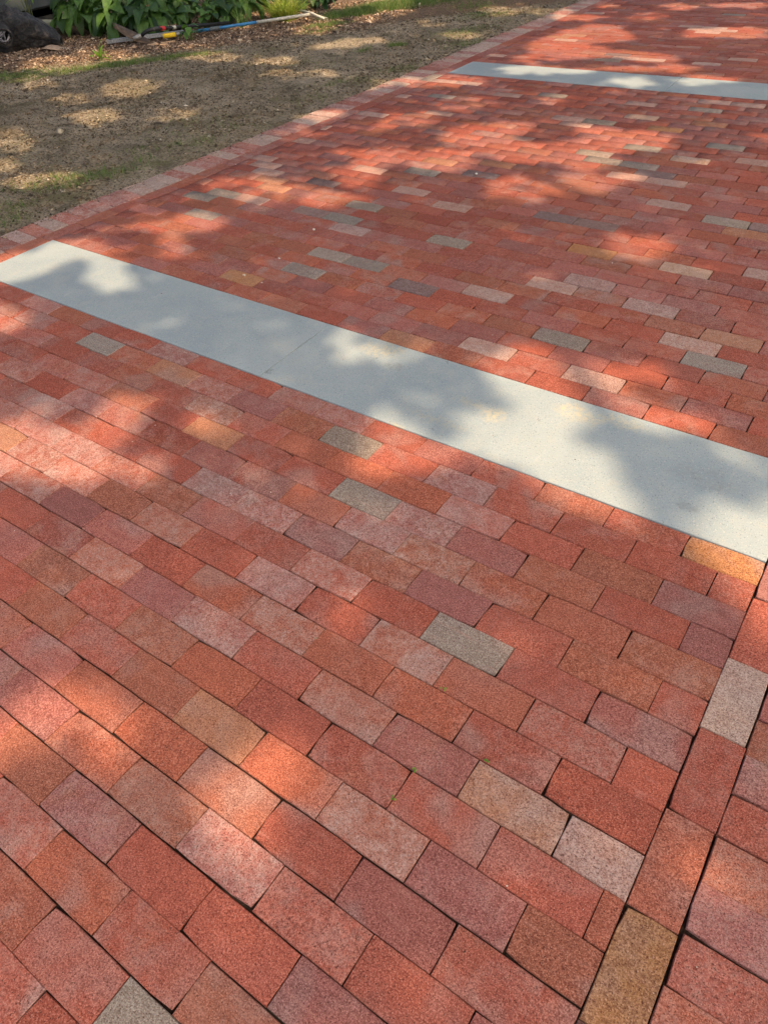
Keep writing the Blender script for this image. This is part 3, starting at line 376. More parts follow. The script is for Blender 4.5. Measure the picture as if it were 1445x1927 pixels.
def soil_material():
    t = NT('bare_soil'); p = t.pos()
    a = t.noise(p, 1.3, 5, .6, .5); b = t.noise(p, 7., 6, .7, .4); f = t.noise(p, 60., 6, .8); g = t.noise(p, 260., 3, .7)
    c = t.mix(t.ramp(a, .35, .65), (.36, .30, .22), (.62, .52, .39))
    c = t.mix(t.ramp(b, .48, .68, 0., .7), c, (.20, .165, .10))
    c = t.mix(t.ramp(f, .52, .40, 0., .85), c, (.06, .048, .034))
    c = t.mix(t.ramp(t.noise(p, 3.2, 6, .75, .6), .52, .62, 0., .65), c, (.11, .09, .06))
    c = t.mix(t.ramp(f, .58, .74, 0., .75), c, (.46, .38, .26))
    c = t.mix(t.ramp(g, .60, .72, 0., .7), c, (.46, .40, .32))
    c = t.mix(t.ramp(g, .42, .30, 0., .7), c, (.03, .024, .018))
    gr = t.ramp(t.noise(p, 2.2, 4, .7, .8), .52, .68, 0., .40)
    c = t.mix(gr, c, (.15, .16, .06))
    # planting bed: darker reddish mulch beyond its edge line
    sp = t.n('ShaderNodeSeparateXYZ'); t.l(p, sp.inputs[0])
    e = t.math('SUBTRACT', sp.outputs[1], t.math('ADD', t.math('MULTIPLY', sp.outputs[0], 1.22), 12.62))
    e = t.math('ADD', e, t.math('MULTIPLY', t.math('SUBTRACT', t.noise(p, 3., 3), .5), .5))
    mc = t.mix(t.ramp(t.noise(p, 55., 4, .8), .35, .65), (.09, .060, .040), (.40, .28, .19))
    c = t.mix(t.ramp(e, -.05, .12), c, mc)
    t.bump(t.math('ADD', t.math('MULTIPLY', f, 1.), t.math('MULTIPLY', g, .5)), 1., .022)
    return t.col(c, 1., .1)
M_SOIL = soil_material()

def attr_material(name, rough=.8, transl=0., spec=.2):
    t = NT(name); a = t.n('ShaderNodeAttribute', attribute_name='tone')
    f = t.noise(t.pos(), 60., 3, .6)
    c = t.mix(t.ramp(f, .3, .7), t.mix(1., a.outputs['Color'], (.75, .75, .75), 'MULTIPLY'), t.mix(1., a.outputs['Color'], (1.2, 1.2, 1.2), 'MULTIPLY'))
    t.col(c, rough, spec)
    if transl:
        tr = t.n('ShaderNodeBsdfTranslucent'); t.l(c, tr.inputs[0])
        mx = t.n('ShaderNodeMixShader'); mx.inputs[0].default_value = transl
        t.l(t.b.outputs[0], mx.inputs[1]); t.l(tr.outputs[0], mx.inputs[2]); t.l(mx.outputs[0], t.out.inputs[0])
    return t.m
M_CHIP = attr_material('litter', .9)
M_GRASS = attr_material('grass_blade', .6, .45, .3)

def leaf_material(name, c1, c2, transl=.3, rough=.45):
    t = NT(name); oi = t.n('ShaderNodeObjectInfo')
    f = t.noise(t.pos(), 35., 3, .6)
    c = t.mix(oi.outputs['Random'], c1, c2)
    c = t.mix(t.ramp(f, .35, .7, 0., .5), c, tuple(x * .6 for x in c1))
    t.col(c, rough, .4)
    tr = t.n('ShaderNodeBsdfTranslucent'); t.l(t.mix(1., c, (1.3, 1.5, .6), 'MULTIPLY'), tr.inputs[0])
    mx = t.n('ShaderNodeMixShader'); mx.inputs[0].default_value = transl
    t.l(t.b.outputs[0], mx.inputs[1]); t.l(tr.outputs[0], mx.inputs[2]); t.l(mx.outputs[0], t.out.inputs[0])
    return t.m
M_LEAF = leaf_material('shrub_leaf', (.022, .062, .020), (.13, .26, .055))
M_LEAF_PALE = leaf_material('pale_leaf', (.16, .30, .05), (.26, .42, .08), .4)
M_LEAF_MID = leaf_material('bright_green_leaf', (.09, .20, .04), (.15, .30, .06), .4)
M_STEM = simple_mat('stem', (.12, .14, .05), .7)
M_CROWN = leaf_material('tree_leaf', (.07, .12, .035), (.11, .17, .05), .35)
M_BARK = simple_mat('bark', (.13, .10, .08), .95, .5, 12, bump=.01)

# ------------------------------------------------------------------ ground, one sheet to the horizon
OUT = [(-30, -40.4), (15.3, -39.86), (18.6, -39.62), (25, -39.08), (29, -38.9), (36.6, -38.48), (49, -37.95), (57, -37.85), (63, -37.75), (75, -37.3), (84, -37.05), (170, -35.8)]
OV = np.array([a for a, b in OUT]); OU = np.array([b for a, b in OUT])
def edge_u(v): return float(np.interp(v, OV, OU))
def vnoise(x, y, s, seed):
    """smooth value noise, vectorised"""
    x = x * s + seed * 17.3; y = y * s + seed * 9.1
    xi = np.floor(x).astype(np.int64); yi = np.floor(y).astype(np.int64); fx = x - xi; fy = y - yi
    fx = fx * fx * (3 - 2 * fx); fy = fy * fy * (3 - 2 * fy)
    def h(a, b):
        n = (a * 374761393 + b * 668265263 + seed * 1442695) & 0x7fffffff
        n = ((n ^ (n >> 13)) * 1274126177) & 0x7fffffff
        return ((n ^ (n >> 16)) & 0xffff) / 65535.
    return (h(xi, yi) * (1 - fx) + h(xi + 1, yi) * fx) * (1 - fy) + (h(xi, yi + 1) * (1 - fx) + h(xi + 1, yi + 1) * fx) * fy
def ground_z(x, y):
    x = np.asarray(x, float); y = np.asarray(y, float)
    n = (vnoise(x, y, 1.1, 1) - .5) * .035 + (vnoise(x, y, 6., 2) - .5) * .016 + (vnoise(x, y, 17., 3) - .5) * .018 + (vnoise(x, y, 45., 4) - .5) * .012
    left = np.interp(y / U, OV, OU) * U
    dl = left - x; dr = x - 3.17 * U
    d = np.maximum(dl, dr)
    z = -.020 + n * np.clip(d / .25, .25, 1.)
    return np.where(d < 0, -.075, np.minimum(z, np.where(d < .05, -.012, 1.)))
xs = np.concatenate([[-400, -120, -50, -25, -16, -13, -11, -10, -9.5], np.arange(-9.2, -3.2, .022), np.arange(-3.1, .3, .4), np.arange(.29, 1.2, .05), [1.6, 2.5, 5, 12, 40, 120, 400]])
ys = np.concatenate([[-400, -120, -40, -12, -5, -3, -2], np.arange(-1, .8, .2), np.arange(.8, 9.0, .024), [9.1, 9.3, 9.8, 10.3, 11, 12, 14, 18, 25, 50, 120, 400]])
X, Y = np.meshgrid(xs, ys)
far = (np.abs(X) > 13) | (np.abs(Y) > 12)
Z = np.where(far & (X > -3.8) & (X < .3) & (np.abs(Y) < 30), -.075, np.where(far, -.02, ground_z(X, Y)))
nx, ny = len(xs), len(ys)
I = np.arange(nx * ny).reshape(ny, nx)
F = np.stack([I[:-1, :-1], I[:-1, 1:], I[1:, 1:], I[1:, :-1]], -1).reshape(-1, 4)
gm = np_mesh('ground', np.stack([X, Y, Z], -1).reshape(-1, 3), F, smooth=True)
ground = link('ground', gm, mat=M_SOIL); tag(ground, kind='structure')

# ------------------------------------------------------------------ brick shapes
BL, BW, BH = .2000, .0922, .057
def brick_shape(seed):
    r = random.Random(seed)
    hx, hy = BL / 2, BW / 2
    xsn = [-hx, -hx * .5, 0, hx * .5, hx]
    ring = [(x, -hy) for x in xsn] + [(hx, 0)] + [(x, hy) for x in reversed(xsn)] + [(-hx, 0)]
    n = len(ring)
    low, mid, top = [], [], []
    for i, (x, y) in enumerate(ring):
        corner = abs(x) == hx and abs(y) == hy
        j = r.uniform(-.0007, .0005); c = .0010 + r.uniform(0, .0010)
        sx = (x > 0) - (x < 0) if abs(x) == hx else 0; sy = (y > 0) - (y < 0) if abs(y) == hy else 0
        k = .0008 + (r.uniform(.001, .004) if (corner and r.random() < .35) else 0) if corner else 0
        ox, oy = x + sx * (j - k), y + sy * (j - k)
        low.append((ox, oy, -BH)); mid.append((ox, oy, -.0018 - c * .4))
        top.append((ox - sx * c, oy - sy * c, 0. if not corner else -.0004))
    V = low + mid + top
    F = []
    for i in range(n):
        k = (i + 1) % n
        F.append((i, k, n + k, n + i)); F.append((n + i, n + k, 2 * n + k, 2 * n + i))
    # top as quads and tris round the centre line
    T = 2 * n
    for i in range(4):
        a, b = T + i, T + i + 1; c_, d_ = T + 10 - i, T + 9 - i
        F.append((a, b, d_, c_))
    F.append((T + 4, T + 5, T + 6)); F.append((T + 10, T + 11, T + 0))
    return V, F
SHAPES = []
for i in range(10):
    V, F_ = brick_shape(100 + i)
    me = py_mesh('brick_block', V, F_); me.materials.append(M_BRICK)
    tri = []
    for f in F_:
        if len(f) == 4: tri += [(f[0], f[1], f[2]), (f[0], f[2], f[3])]
        else: tri.append(f)
    SHAPES.append((me, np.array(V), np.array(tri)))

TONE = dict(r=(.415, .105, .077), d=(.32, .083, .065), o=(.43, .135, .084), b=(.355, .132, .084), p=(.405, .150, .142), m=(.335, .130, .132),
            t=(.44, .225, .145), g=(.285, .265, .240), k=(.20, .158, .165), w=(.47, .29, .26), y=(.52, .265, .120), l=(.36, .25, .26), c=(.54, .38, .29), s=(.47, .34, .30))
_mean = (.385, .122, .090)
for _k in TONE:
    _b = dict(r=.42, d=.22, o=.42, b=.42, p=.25, m=.22, g=.06, k=.12, s=0., w=.12).get(_k, .22)
    TONE[_k] = tuple((a * (1 - _b) + m_ * _b) * f_ for a, m_, f_ in zip(TONE[_k], _mean, (.905, .885, .835) if _k not in 'gk' else (.97, .96, .95)))
def pick_tone(far=False):
    return rnd.choices('rdobpmtgkw', weights=(38, 22, 13, 9, 9, 8, .5, .5, .4, .6) if not far else (30, 26, 8, 8, 12, 13, .8, .9, .6, 2))[0]
def tone_rgba(k, eff=None):
    if k.isupper(): eff = rnd.uniform(.40, .62)
    c = TONE[k.lower()]; j = rnd.uniform(.90, 1.10); h = rnd.uniform(-.05, .05)
    a = eff if eff is not None else (rnd.uniform(.3, .7) if k in 'wlc' else (.35 * rnd.random() if rnd.random() < .25 else 0.))
    return (c[0] * j * (1 + h), c[1] * j, c[2] * j * (1 - h), a)

def project(x, y, z=0.):
    d = CAM_ROT.transposed() @ (Vector((x, y, z)) - CAM_POS)
    if d.z > -.05: return None
    f = 1348.85
    return (722.5 + f * d.x / -d.z, 963.5 - f * d.y / -d.z, -d.z)
def bricks_in(parent, items, most=300):
    """items: (cx, cy, length, width, angle, rgba). Largest in view become parts, the rest one joined part."""
    scored = []
    for it in items:
        p = project(it[0], it[1])
        s = 0
        if p and -110 < p[0] < 1555 and -60 < p[1] < 2040:
            L = it[2]
            s = 1348.85 ** 2 * L * it[3] * (CAM_POS.z / p[2]) / p[2] ** 2
        scored.append((s, it))
    scored.sort(key=lambda q: -q[0])
    parts = [it for s, it in scored[:most] if s > 90]
    rest = [it for s, it in scored if not (s > 90)] + [it for s, it in scored[:most][len(scored):]]
    chosen = set(id(i) for i in parts); rest = [it for s, it in scored if id(it) not in chosen]
    def xf(it):
        cx, cy, L, W, a, col = it
        tx, ty = rnd.gauss(0, .0036), rnd.gauss(0, .0040)
        z = rnd.gauss(0, .0007)
        return Matrix.Translation((cx, cy, z)) @ Matrix.Rotation(a, 4, 'Z') @ Matrix.Rotation(tx, 4, 'X') @ Matrix.Rotation(ty, 4, 'Y') @ Matrix.Diagonal((L / BL, W / BW, 1, 1))
    for it in parts:
        me = rnd.choice(SHAPES)[0]
        o = bpy.data.objects.new('brick', me); COLL.objects.link(o); o.parent = parent
        o.matrix_local = xf(it) if rnd.random() < .5 else xf(it) @ Matrix.Rotation(math.pi, 4, 'Z')
        o.color = it[5]
    if rest:
        VV, FF, TT, SS = [], [], [], []; n = 0
        for it in rest:
            _, V, F = rnd.choice(SHAPES)
            M = np.array(xf(it)); P = V @ M[:3, :3].T + M[:3, 3]
            VV.append(P); FF.append(F + n); n += len(P)
            TT.append(np.tile(it[5], (len(P), 1))); SS.append(np.tile((rnd.random(), rnd.random(), rnd.random(), 1), (len(P), 1)))
        me = np_mesh('brick_far', np.concatenate(VV), np.concatenate(FF), {'tone': np.concatenate(TT), 'seed': np.concatenate(SS)})
        o = link('farther_bricks', me, parent, mat=M_BRICK_J); tag(o, kind='stuff')

def sheet(name, poly, z, mat, thick=.05):
    mb = MB(); n = len(poly)
    V = [(x, y, z) for x, y in poly] + [(x, y, z - thick) for x, y in poly]
    F = [tuple(range(n)), tuple(range(2 * n - 1, n - 1, -1))] + [(i, i + n, (i + 1) % n + n, (i + 1) % n) for i in range(n)]
    mb.add(V, F); return link(name, mb.mesh(name), mat=mat)

odd = [(u, v, k) for u, v, k in ODD_BRICKS]
def gap(): return rnd.uniform(.005, .013) + (rnd.uniform(.005, .025) if rnd.random() < .10 else 0)

def row_bricks(joints, tones, v0, v1, right, left, slope, far, items, use_odd, thick_low=0., thick_high=0.):
    """joints: u of the head joints from right to left; rows run from `right` to `left`"""
    J = [right] + [j for j in joints if j < right - .30 and j > left + .30] + [left]
    for i in range(len(J) - 1):
        a, b = J[i], J[i + 1]
        uc, L = (a + b) / 2, a - b
        vv = (v0 + v1) / 2 + slope * uc
        k = tones[i] if i < len(tones) else pick_tone(far)
        xg = .012 if use_odd else 0.
        ga, gb = (gap() + xg) / 2, (gap() + xg) / 2
        lo = (gap() + xg) / 2 + thick_low; hi = (gap() + xg) / 2 + thick_high
        W = (v1 - v0) - lo - hi
        items.append(((uc + (gb - ga) / 2) * U, (vv + (lo - hi) / 2 + rnd.gauss(0, .006)) * U, (L - ga - gb) * U, W * U, math.atan(slope) + rnd.gauss(0, .0022), tone_rgba(k)))

def place_odd(items):
    for (u, v, k) in odd:
        best = min(range(len(items)), key=lambda i: abs(items[i][0] / U - u) / 2.1 + abs(items[i][1] / U - v))
        it = items[best]
        if abs(it[0] / U - u) < 1.3 and abs(it[1] / U - v) < .8: items[best] = it[:5] + (tone_rgba(k),)
# near panel
near_items = []
rows = {c: (us, t) for c, us, t in NEAR_ROWS}
phase = {0: -1.55, 1: -.45}
for c in range(-15, 12):
    if c in rows: us, tones = list(rows[c][0]), rows[c][1]
    else: us, tones = [phase[c % 2] - 0.0], ''
    pre = 0
    while us[0] < -2.45: us.insert(0, us[0] + 2.15); pre += 1
    tones = ''.join(pick_tone() for _ in range(pre)) + tones
    while us[-1] > -37: us.append(us[-1] - 2.15)
    left = edge_u(c + .5) + 3.16
    v0, v1 = float(c), float(c + 1)
    if c == 11: v1 = 11.93
    tl = {0: .008, 3: .004}.get(c, 0.); th = {-1: .007, -3: .012}.get(c, 0.)
    row_bricks(us, tones, v0, v1, -.002, left, 0., False, near_items, False, tl, th)
# middle panel
mid_items = []
def bed(k, n, u, a, b0, bs):          # course line k of n between the two stone bands
    return a + (b0 + bs * (u + 20) - a) * k / n
NM = 39
for k in range(NM):
    A0, A1 = bed(k, NM, 0, 16.37, 53.9, .033), bed(k + 1, NM, 0, 16.37, 53.9, .033)
    s = .033 * (k + .5) / NM
    ph = (-.82 if k % 2 == 0 else -1.98) + .008 * k + rnd.gauss(0, .04)
    us = [ph - 2.138 * i for i in range(18)]
    row_bricks(us, '', A0 + .004, A1, -.012, edge_u((A0 + A1) / 2 - .5) + 3.16, s, k > 8, mid_items, True)
# far panel
far_items = []
for k in range(92):
    s = .040 * max(0., 1 - k / 60.)
    A0 = 57.98 + .8 + .985 * k - (.8 - 20 * s if k >= 0 else 0)
    A0 = 57.98 + 20 * s + .985 * k
    ph = (-.9 if k % 2 == 0 else -1.95) + rnd.gauss(0, .06)
    us = [ph - 2.138 * i for i in range(18)]
    row_bricks(us, '', A0 + .004, A0 + .985, -.012, edge_u(A0 - .7) + 3.16, s, True, far_items, True)

def uv(*pts): return [(u * U, v * U) for u, v in pts]
pan1 = sheet('brick_paving', uv((0.5, -15.4), (0.5, 11.96), (edge_u(12) + 2.7, 11.96), (edge_u(-15) + 2.7, -15.4))[::-1], -.0078, M_SAND)
pan2 = sheet('brick_paving', uv((0.5, 16.3), (0.5, 54.6), (edge_u(53) + 2.7, 53.4), (edge_u(16) + 2.7, 16.3))[::-1], -.0078, M_SAND)
pan3 = sheet('brick_paving', uv((0.5, 58.6), (0.5, 150), (edge_u(149) + 2.7, 150), (edge_u(80) + 2.7, 80), (edge_u(57.4) + 2.7, 57.3))[::-1], -.0078, M_SAND)
for p in (pan1, pan2, pan3): tag(p, kind='structure')
place_odd(mid_items); place_odd(far_items)
bricks_in(pan1, near_items); bricks_in(pan2, mid_items); bricks_in(pan3, far_items)

# left edging: soldier course outside, sailor course inside
ledge_poly = [(u * U, v * U) for v, u in [(v, edge_u(v) + .05) for v in (-15.5, 15, 25, 36, 49, 60, 75, 90, 150)]]
ledge_in = [(x + 3.08 * U, y) for x, y in ledge_poly]
left_edging = sheet('path_edging', ledge_poly[::-1] + ledge_in, -.0100, M_SAND); tag(left_edging, kind='structure')
items = []
v = -15.3
while v < 149:
    w = .985 + rnd.gauss(0, .006)
    vc = v + w / 2; e = edge_u(vc); an = -math.atan((edge_u(vc + 1.5) - edge_u(vc - 1.5)) / 3)
    k = rnd.choices('sprwd', weights=(34, 24, 20, 12, 10))[0]
    items.append(((e + 1.07 + rnd.gauss(0, .02)) * U, vc * U, 2.10 * U, (w - gap() - .012) * U, an, tone_rgba(k, rnd.uniform(.6, 1.) if k != 'd' else .45)))
    v += w
v = -16.0
lt = {6: 'o', 7: 'r', 8: 'd', 9: 'p', 10: 'r'}
while v < 149:
    w = 2.15 + rnd.gauss(0, .01); vc = v + w / 2; e = edge_u(vc); an = math.pi / 2 - math.atan((edge_u(vc + 1.5) - edge_u(vc - 1.5)) / 3)
    k = rnd.choices('rdopbg', weights=(40, 22, 16, 12, 6, 3))[0]
    items.append(((e + 2.655) * U, vc * U, (w - gap()) * U, .955 * U, an, tone_rgba(k, rnd.choice((0, .15, .5)) if vc > 25 else .15)))
    v += w
bricks_in(left_edging, items)
# right edging
right_edging = sheet('path_edging', uv((.52, -15.5), (.52, 150), (3.1, 150), (3.1, -15.5)), -.0100, M_SAND); tag(right_edging, kind='structure')
items = []
sail = {0: 'y', 1: 'o', 2: 'd', 3: 's', 4: 'r', -1: 'b'}
for k in range(-8, 72):
    v = 2.0 + 2.145 * (k - 1); t = sail.get(k, pick_tone())
    col = tone_rgba(t, 0. if k != 3 else .25)
    if k == 0: col = (.33, .165, .078, 0.)
    items.append((.492 * U + rnd.gauss(0, .0004), (v + 1.07) * U, (2.145 - gap()) * U, .968 * U, math.pi / 2 + rnd.gauss(0, .002), col))
sold = {7: 'm', 6: 'b', 5: 'p', 4: 'r', 3: 'o', 2: 'm', 1: 'r', 0: 'o', 8: 'r', -1: 'r'}
for k in range(-16, 150):
    items.append(((2.052 + rnd.gauss(0, .008)) * U, (k + .62 + rnd.gauss(0, .01)) * U, 2.09 * U, (.992 - gap()) * U, rnd.gauss(0, .003), tone_rgba(sold.get(k, pick_tone()))))
bricks_in(right_edging, items)

# ------------------------------------------------------------------ bluestone bands
def slab(parent, poly, label, mat):
    n = len(poly); c = Vector((sum(p[0] for p in poly) / n, sum(p[1] for p in poly) / n))
    # outline with extra points and a small worn arris
    P = []
    for i in range(n):
        a, b = Vector(poly[i]), Vector(poly[(i + 1) % n]); m = max(1, int((b - a).length / .09))
        nrm = Vector((-(b - a).y, (b - a).x)).normalized()
        for j in range(m):
            P.append(a.lerp(b, j / m) + nrm * (rnd.uniform(0, .0012) if j else 0))
    n = len(P)
    def ins(p, d): return p + (c - p).normalized() * d if False else Vector((p.x + math.copysign(d, c.x - p.x) * (1 if abs(c.x - p.x) > 0 else 0) * .3, p.y + math.copysign(d, c.y - p.y)))
    V = [(p.x, p.y, -.05) for p in P] + [(p.x, p.y, -.0012) for p in P] + [(*ins(p, .0018), .0008) for p in P]
    F = []
    for i in range(n):
        k = (i + 1) % n; F += [(i, k, n + k, n + i), (n + i, n + k, 2 * n + k, 2 * n + i)]
    F.append(tuple(range(2 * n, 3 * n))); F.append(tuple(range(n - 1, -1, -1)))
    o = link('bluestone_slab', py_mesh('bluestone_slab', V, F), parent, mat=mat); tag(o, label)
    return o
M_SLAB = slab_material(SLAB_STAINS, SLAB_DARK)
band1 = sheet('stone_band', uv((-.1, 11.98), (-.1, 16.3), (edge_u(16) + 3.3, 16.3), (edge_u(12) + 3.3, 11.98))[::-1], -.012, M_SAND); tag(band1, kind='structure')
g_ = .012
L12, L16 = edge_u(12) + 3.17, edge_u(16.35) + 3.17
slab(band1, uv((L12, 11.955), (-18.07, 11.955), (-18.10, 16.35), (L16, 16.35)), 'left grey-blue slab of the nearer band, sunlit at its far corner', M_SLAB)
slab(band1, uv((-18.04, 11.955), (-.03, 11.955), (-.03, 16.35), (-18.07, 16.35)), 'right grey-blue slab of the nearer band, with yellowish stains and broad sun patches', M_SLAB)
band2 = sheet('stone_band', uv((-.1, 54.6), (-.1, 58.7), (edge_u(57) + 3.3, 57.35), (edge_u(53) + 3.3, 53.45))[::-1], -.012, M_SAND); tag(band2, kind='structure')
def f2(u): return 53.93 + .033 * (u + 20)
def b2(u): return 57.95 + .040 * (u + 20)
Lf, Lb = edge_u(53.4) + 3.17, edge_u(57.4) + 3.17
slab(band2, uv((Lf, f2(Lf)), (-17.34, f2(-17.34)), (-17.44, b2(-17.44)), (Lb, b2(Lb))), 'left grey-blue slab of the farther band, with two long sun patches', M_SLAB)
slab(band2, uv((-17.29, f2(-17.29)), (-.03, f2(0)), (-.03, b2(0)), (-17.39, b2(-17.39))), 'right grey-blue slab of the farther band, one sun patch at the joint', M_SLAB)

# ------------------------------------------------------------------ tree to the right, whose crown shades the path
def in_poly(px, py, poly):
    inside = np.zeros(len(px), bool); n = len(poly); j = n - 1
    for i in range(n):
        xi, yi = poly[i]; xj, yj = poly[j]
        if yi != yj:
            cnd = ((yi > py) != (yj > py)) & (px < (xj - xi) * (py - yi) / (yj - yi) + xi)
            inside ^= cnd
        j = i
    return inside
H0, H1 = 8.0, 9.4
def crown():
    N = 235000
    gx = nr.uniform(-12.8, 1.5, N); gy = nr.uniform(-1.5, 14., N); z = nr.uniform(H0, H1, N)
    keep = np.ones(N, bool)
    # ragged outline and uneven density
    edge = np.minimum(np.minimum(gx + 12.8, 1.5 - gx), np.minimum(gy + 1.5, 14. - gy))
    keep &= (edge > .05 + vnoise(gx, gy, .8, 5) * .8)
    dens = vnoise(gx, gy, 1.6, 8) * .5 + vnoise(gx, gy, 4.5, 9) * .5
    keep &= nr.uniform(0, 1, N) < np.clip(.80 + dens * .4, 0, 1)
    am = np.clip(.35 + gy * .22, .35, 1.)
    jx = gx + ((vnoise(gx, gy, 7., 61) - .5) * .14 + (vnoise(gx, gy, 16., 62) - .5) * .08) * am
    jy = gy + ((vnoise(gx, gy, 7., 63) - .5) * .14 + (vnoise(gx, gy, 16., 64) - .5) * .08) * am
    for p, poly in SUN_SPOTS:  # foliage gaps shaped so sun reaches each listed patch
        a = np.array(poly); c = a.mean(0); ext = np.abs(a - c).max(0) + .001
        q = c + (a - c) * (1 + (SPOT_GROW + (.03 if c[1] > 1.8 else .02) + (.01 if c[0] < -4.5 else 0)) / ext)
        bb = (jx > q[:, 0].min()) & (jx < q[:, 0].max()) & (jy > q[:, 1].min()) & (jy < q[:, 1].max()) & keep
        idx = np.nonzero(bb)[0]
        if not len(idx): continue
        ins = in_poly(jx[idx], jy[idx], [tuple(t) for t in q])
        hit = idx[ins]
        if p < 1:
            hit = hit[nr.uniform(0, 1, len(hit)) < 1 + math.log(p) / 4.0]
        keep[hit] = False
    gx, gy, z = gx[keep], gy[keep], z[keep]; n = len(gx)
    k = z / SUN_DIR.z
    cx, cy = gx + SUN_DIR.x * k, gy + SUN_DIR.y * k
    L = nr.uniform(.05, .075, n); W = L * nr.uniform(.5, .7, n)
    az = nr.uniform(0, 2 * np.pi, n); tilt = nr.normal(0, .45, n); roll = nr.normal(0, .45, n)
    ax = np.stack([np.cos(az) * np.cos(tilt), np.sin(az) * np.cos(tilt), np.sin(tilt)], 1)
    bx = np.stack([-np.sin(az) * np.cos(roll), np.cos(az) * np.cos(roll), np.sin(roll)], 1)
    C = np.stack([cx, cy, z], 1)
    P = np.stack([C - ax * L[:, None], C + bx * W[:, None] + ax * (L * .1)[:, None], C + ax * L[:, None], C - bx * W[:, None] + ax * (L * .1)[:, None]], 1).reshape(-1, 3)
    F = np.arange(4 * n).reshape(n, 4)
    return np_mesh('crown', P, F)
SPOT_GROW = .03
tree = link('shade_tree', None, loc=(9.2, -3.6, 0))
tag(tree, 'tall leafy tree beside the path whose crown casts the dappled shade', 'tree')
mb = MB(); mb.tube([(0, 0, -.2), (.05, .02, .5), (0, .1, 2.5), (-.1, .2, 5.5), (-.3, .4, 8.5), (-.8, .8, 11)], [.42, .30, .26, .22, .16, .07], 14)
link('trunk', mb.mesh('trunk', True), tree, mat=M_BARK)
for a, b in (((-.2, .3, 6.8), (-2.6, 1.4, 10.6)), ((-.15, .3, 7.6), (1.6, 2.4, 11)), ((-.3, .4, 8.3), (-2.2, 4.2, 11.2)), ((-.1, .25, 6.2), (1.2, -1.0, 9.8))):
    mb = MB(); A, B = Vector(a), Vector(b); m = A.lerp(B, .5) + Vector((0, 0, .25)); mb.tube([A, m, B], [.11, .07, .025], 8)
    link('limb', mb.mesh('limb', True), tree, mat=M_BARK)
o = link('crown', crown(), tree, mat=M_CROWN); o.matrix_parent_inverse = Matrix.Translation((-9.2, 3.6, 0)); tag(o, kind='stuff')

# ------------------------------------------------------------------ litter, mulch and grass (uncountable)
def bed_e(x, y): return y - (1.22 * x + 12.62)
def soil_side(x, y):
    return x < np.interp(y / U, OV, OU) * U - .02
def shards(name, x, y, L, W, T, cols):
    n = len(x); z = ground_z(x, y)
    az = nr.uniform(0, 2 * np.pi, n); ti = nr.normal(0, .35, n)
    a = np.stack([np.cos(az) * np.cos(ti), np.sin(az) * np.cos(ti), np.sin(ti)], 1)
    b = np.stack([-np.sin(az), np.cos(az), nr.normal(0, .3, n)], 1)
    C = np.stack([x, y, z + T * .4], 1)
    L, W, T = L[:, None], W[:, None], T[:, None]
    up = np.array([[0, 0, 1.]])
    P = np.stack([C - a * L, C + b * W, C + a * L * .9, C - b * W * .8, C + up * T, C - up * T], 1).reshape(-1, 3)
    base = (np.arange(n) * 6)[:, None, None]
    f = np.array([[0, 1, 4], [1, 2, 4], [2, 3, 4], [3, 0, 4], [1, 0, 5], [2, 1, 5], [3, 2, 5], [0, 3, 5]])
    F = (base + f[None]).reshape(-1, 3)
    return np_mesh(name, P, F, {'tone': np.repeat(np.concatenate([cols, np.ones((n, 1))], 1), 6, 0)})
def pal(n, cols, w, j=.2):
    c = np.array(cols)[nr.choice(len(cols), n, p=np.array(w) / sum(w))]
    return np.clip(c * nr.uniform(1 - j, 1 + j, (n, 1)), 0, 1)
# dry litter and crumbs on the bare soil
N = 150000
x = nr.uniform(-9.5, -3.3, N); y = nr.uniform(.6, 9.2, N)
k = soil_side(x, y) & (bed_e(x, y) < .15) & (x > -4.2 - y * .75)
dn = vnoise(x, y, 2.3, 21) * .6 + vnoise(x, y, 7., 22) * .4
k &= nr.uniform(0, 1, N) < np.clip((dn - .34) * 3.2, .08, 1)
x, y = x[k], y[k]; n = len(x); sz = np.exp(nr.normal(0, .45, n))
o = link('leaf_litter', shards('leaf_litter', x, y, .0080 * sz, .0042 * sz, .0022 * sz,
     pal(n, [(.50, .42, .30), (.34, .27, .18), (.18, .135, .09), (.07, .055, .04), (.62, .56, .46)], (9, 24, 30, 36, 2))), mat=M_CHIP); tag(o, kind='stuff')
# bark mulch in the bed
N = 75000
x = nr.uniform(-9.5, -5.0, N); y = nr.uniform(3.2, 8.6, N)
k = (bed_e(x, y) > -.45 + .5 * vnoise(x, y, 3., 31) + .35 * nr.uniform(0, 1, N) ** .5) & (bed_e(x, y) < 2.3) & soil_side(x, y)
x, y = x[k], y[k]; n = len(x); sz = np.exp(nr.normal(0, .4, n))
o = link('bark_mulch', shards('bark_mulch', x, y, .013 * sz, .006 * sz, .004 * sz,
     pal(n, [(.46, .33, .23), (.30, .20, .135), (.15, .10, .07), (.06, .042, .034), (.62, .50, .37)], (18, 28, 26, 20, 8))), mat=M_CHIP); tag(o, kind='stuff')
# earth clods
N = 26000
x = nr.uniform(-8.5, -3.3, N); y = nr.uniform(.8, 9.0, N)
k = soil_side(x, y) & (bed_e(x, y) < 0) & (vnoise(x, y, 1.7, 41) > .40)
x, y = x[k], y[k]; n = len(x); sz = np.minimum(np.exp(nr.normal(0, .45, n)), 1.7) * .7
o = link('earth_clods', shards('earth_clods', x, y, .010 * sz, .009 * sz, .008 * sz, pal(n, [(.20, .15, .095), (.12, .09, .06), (.30, .25, .18)], (5, 5, 1))), mat=M_CHIP); tag(o, kind='stuff')
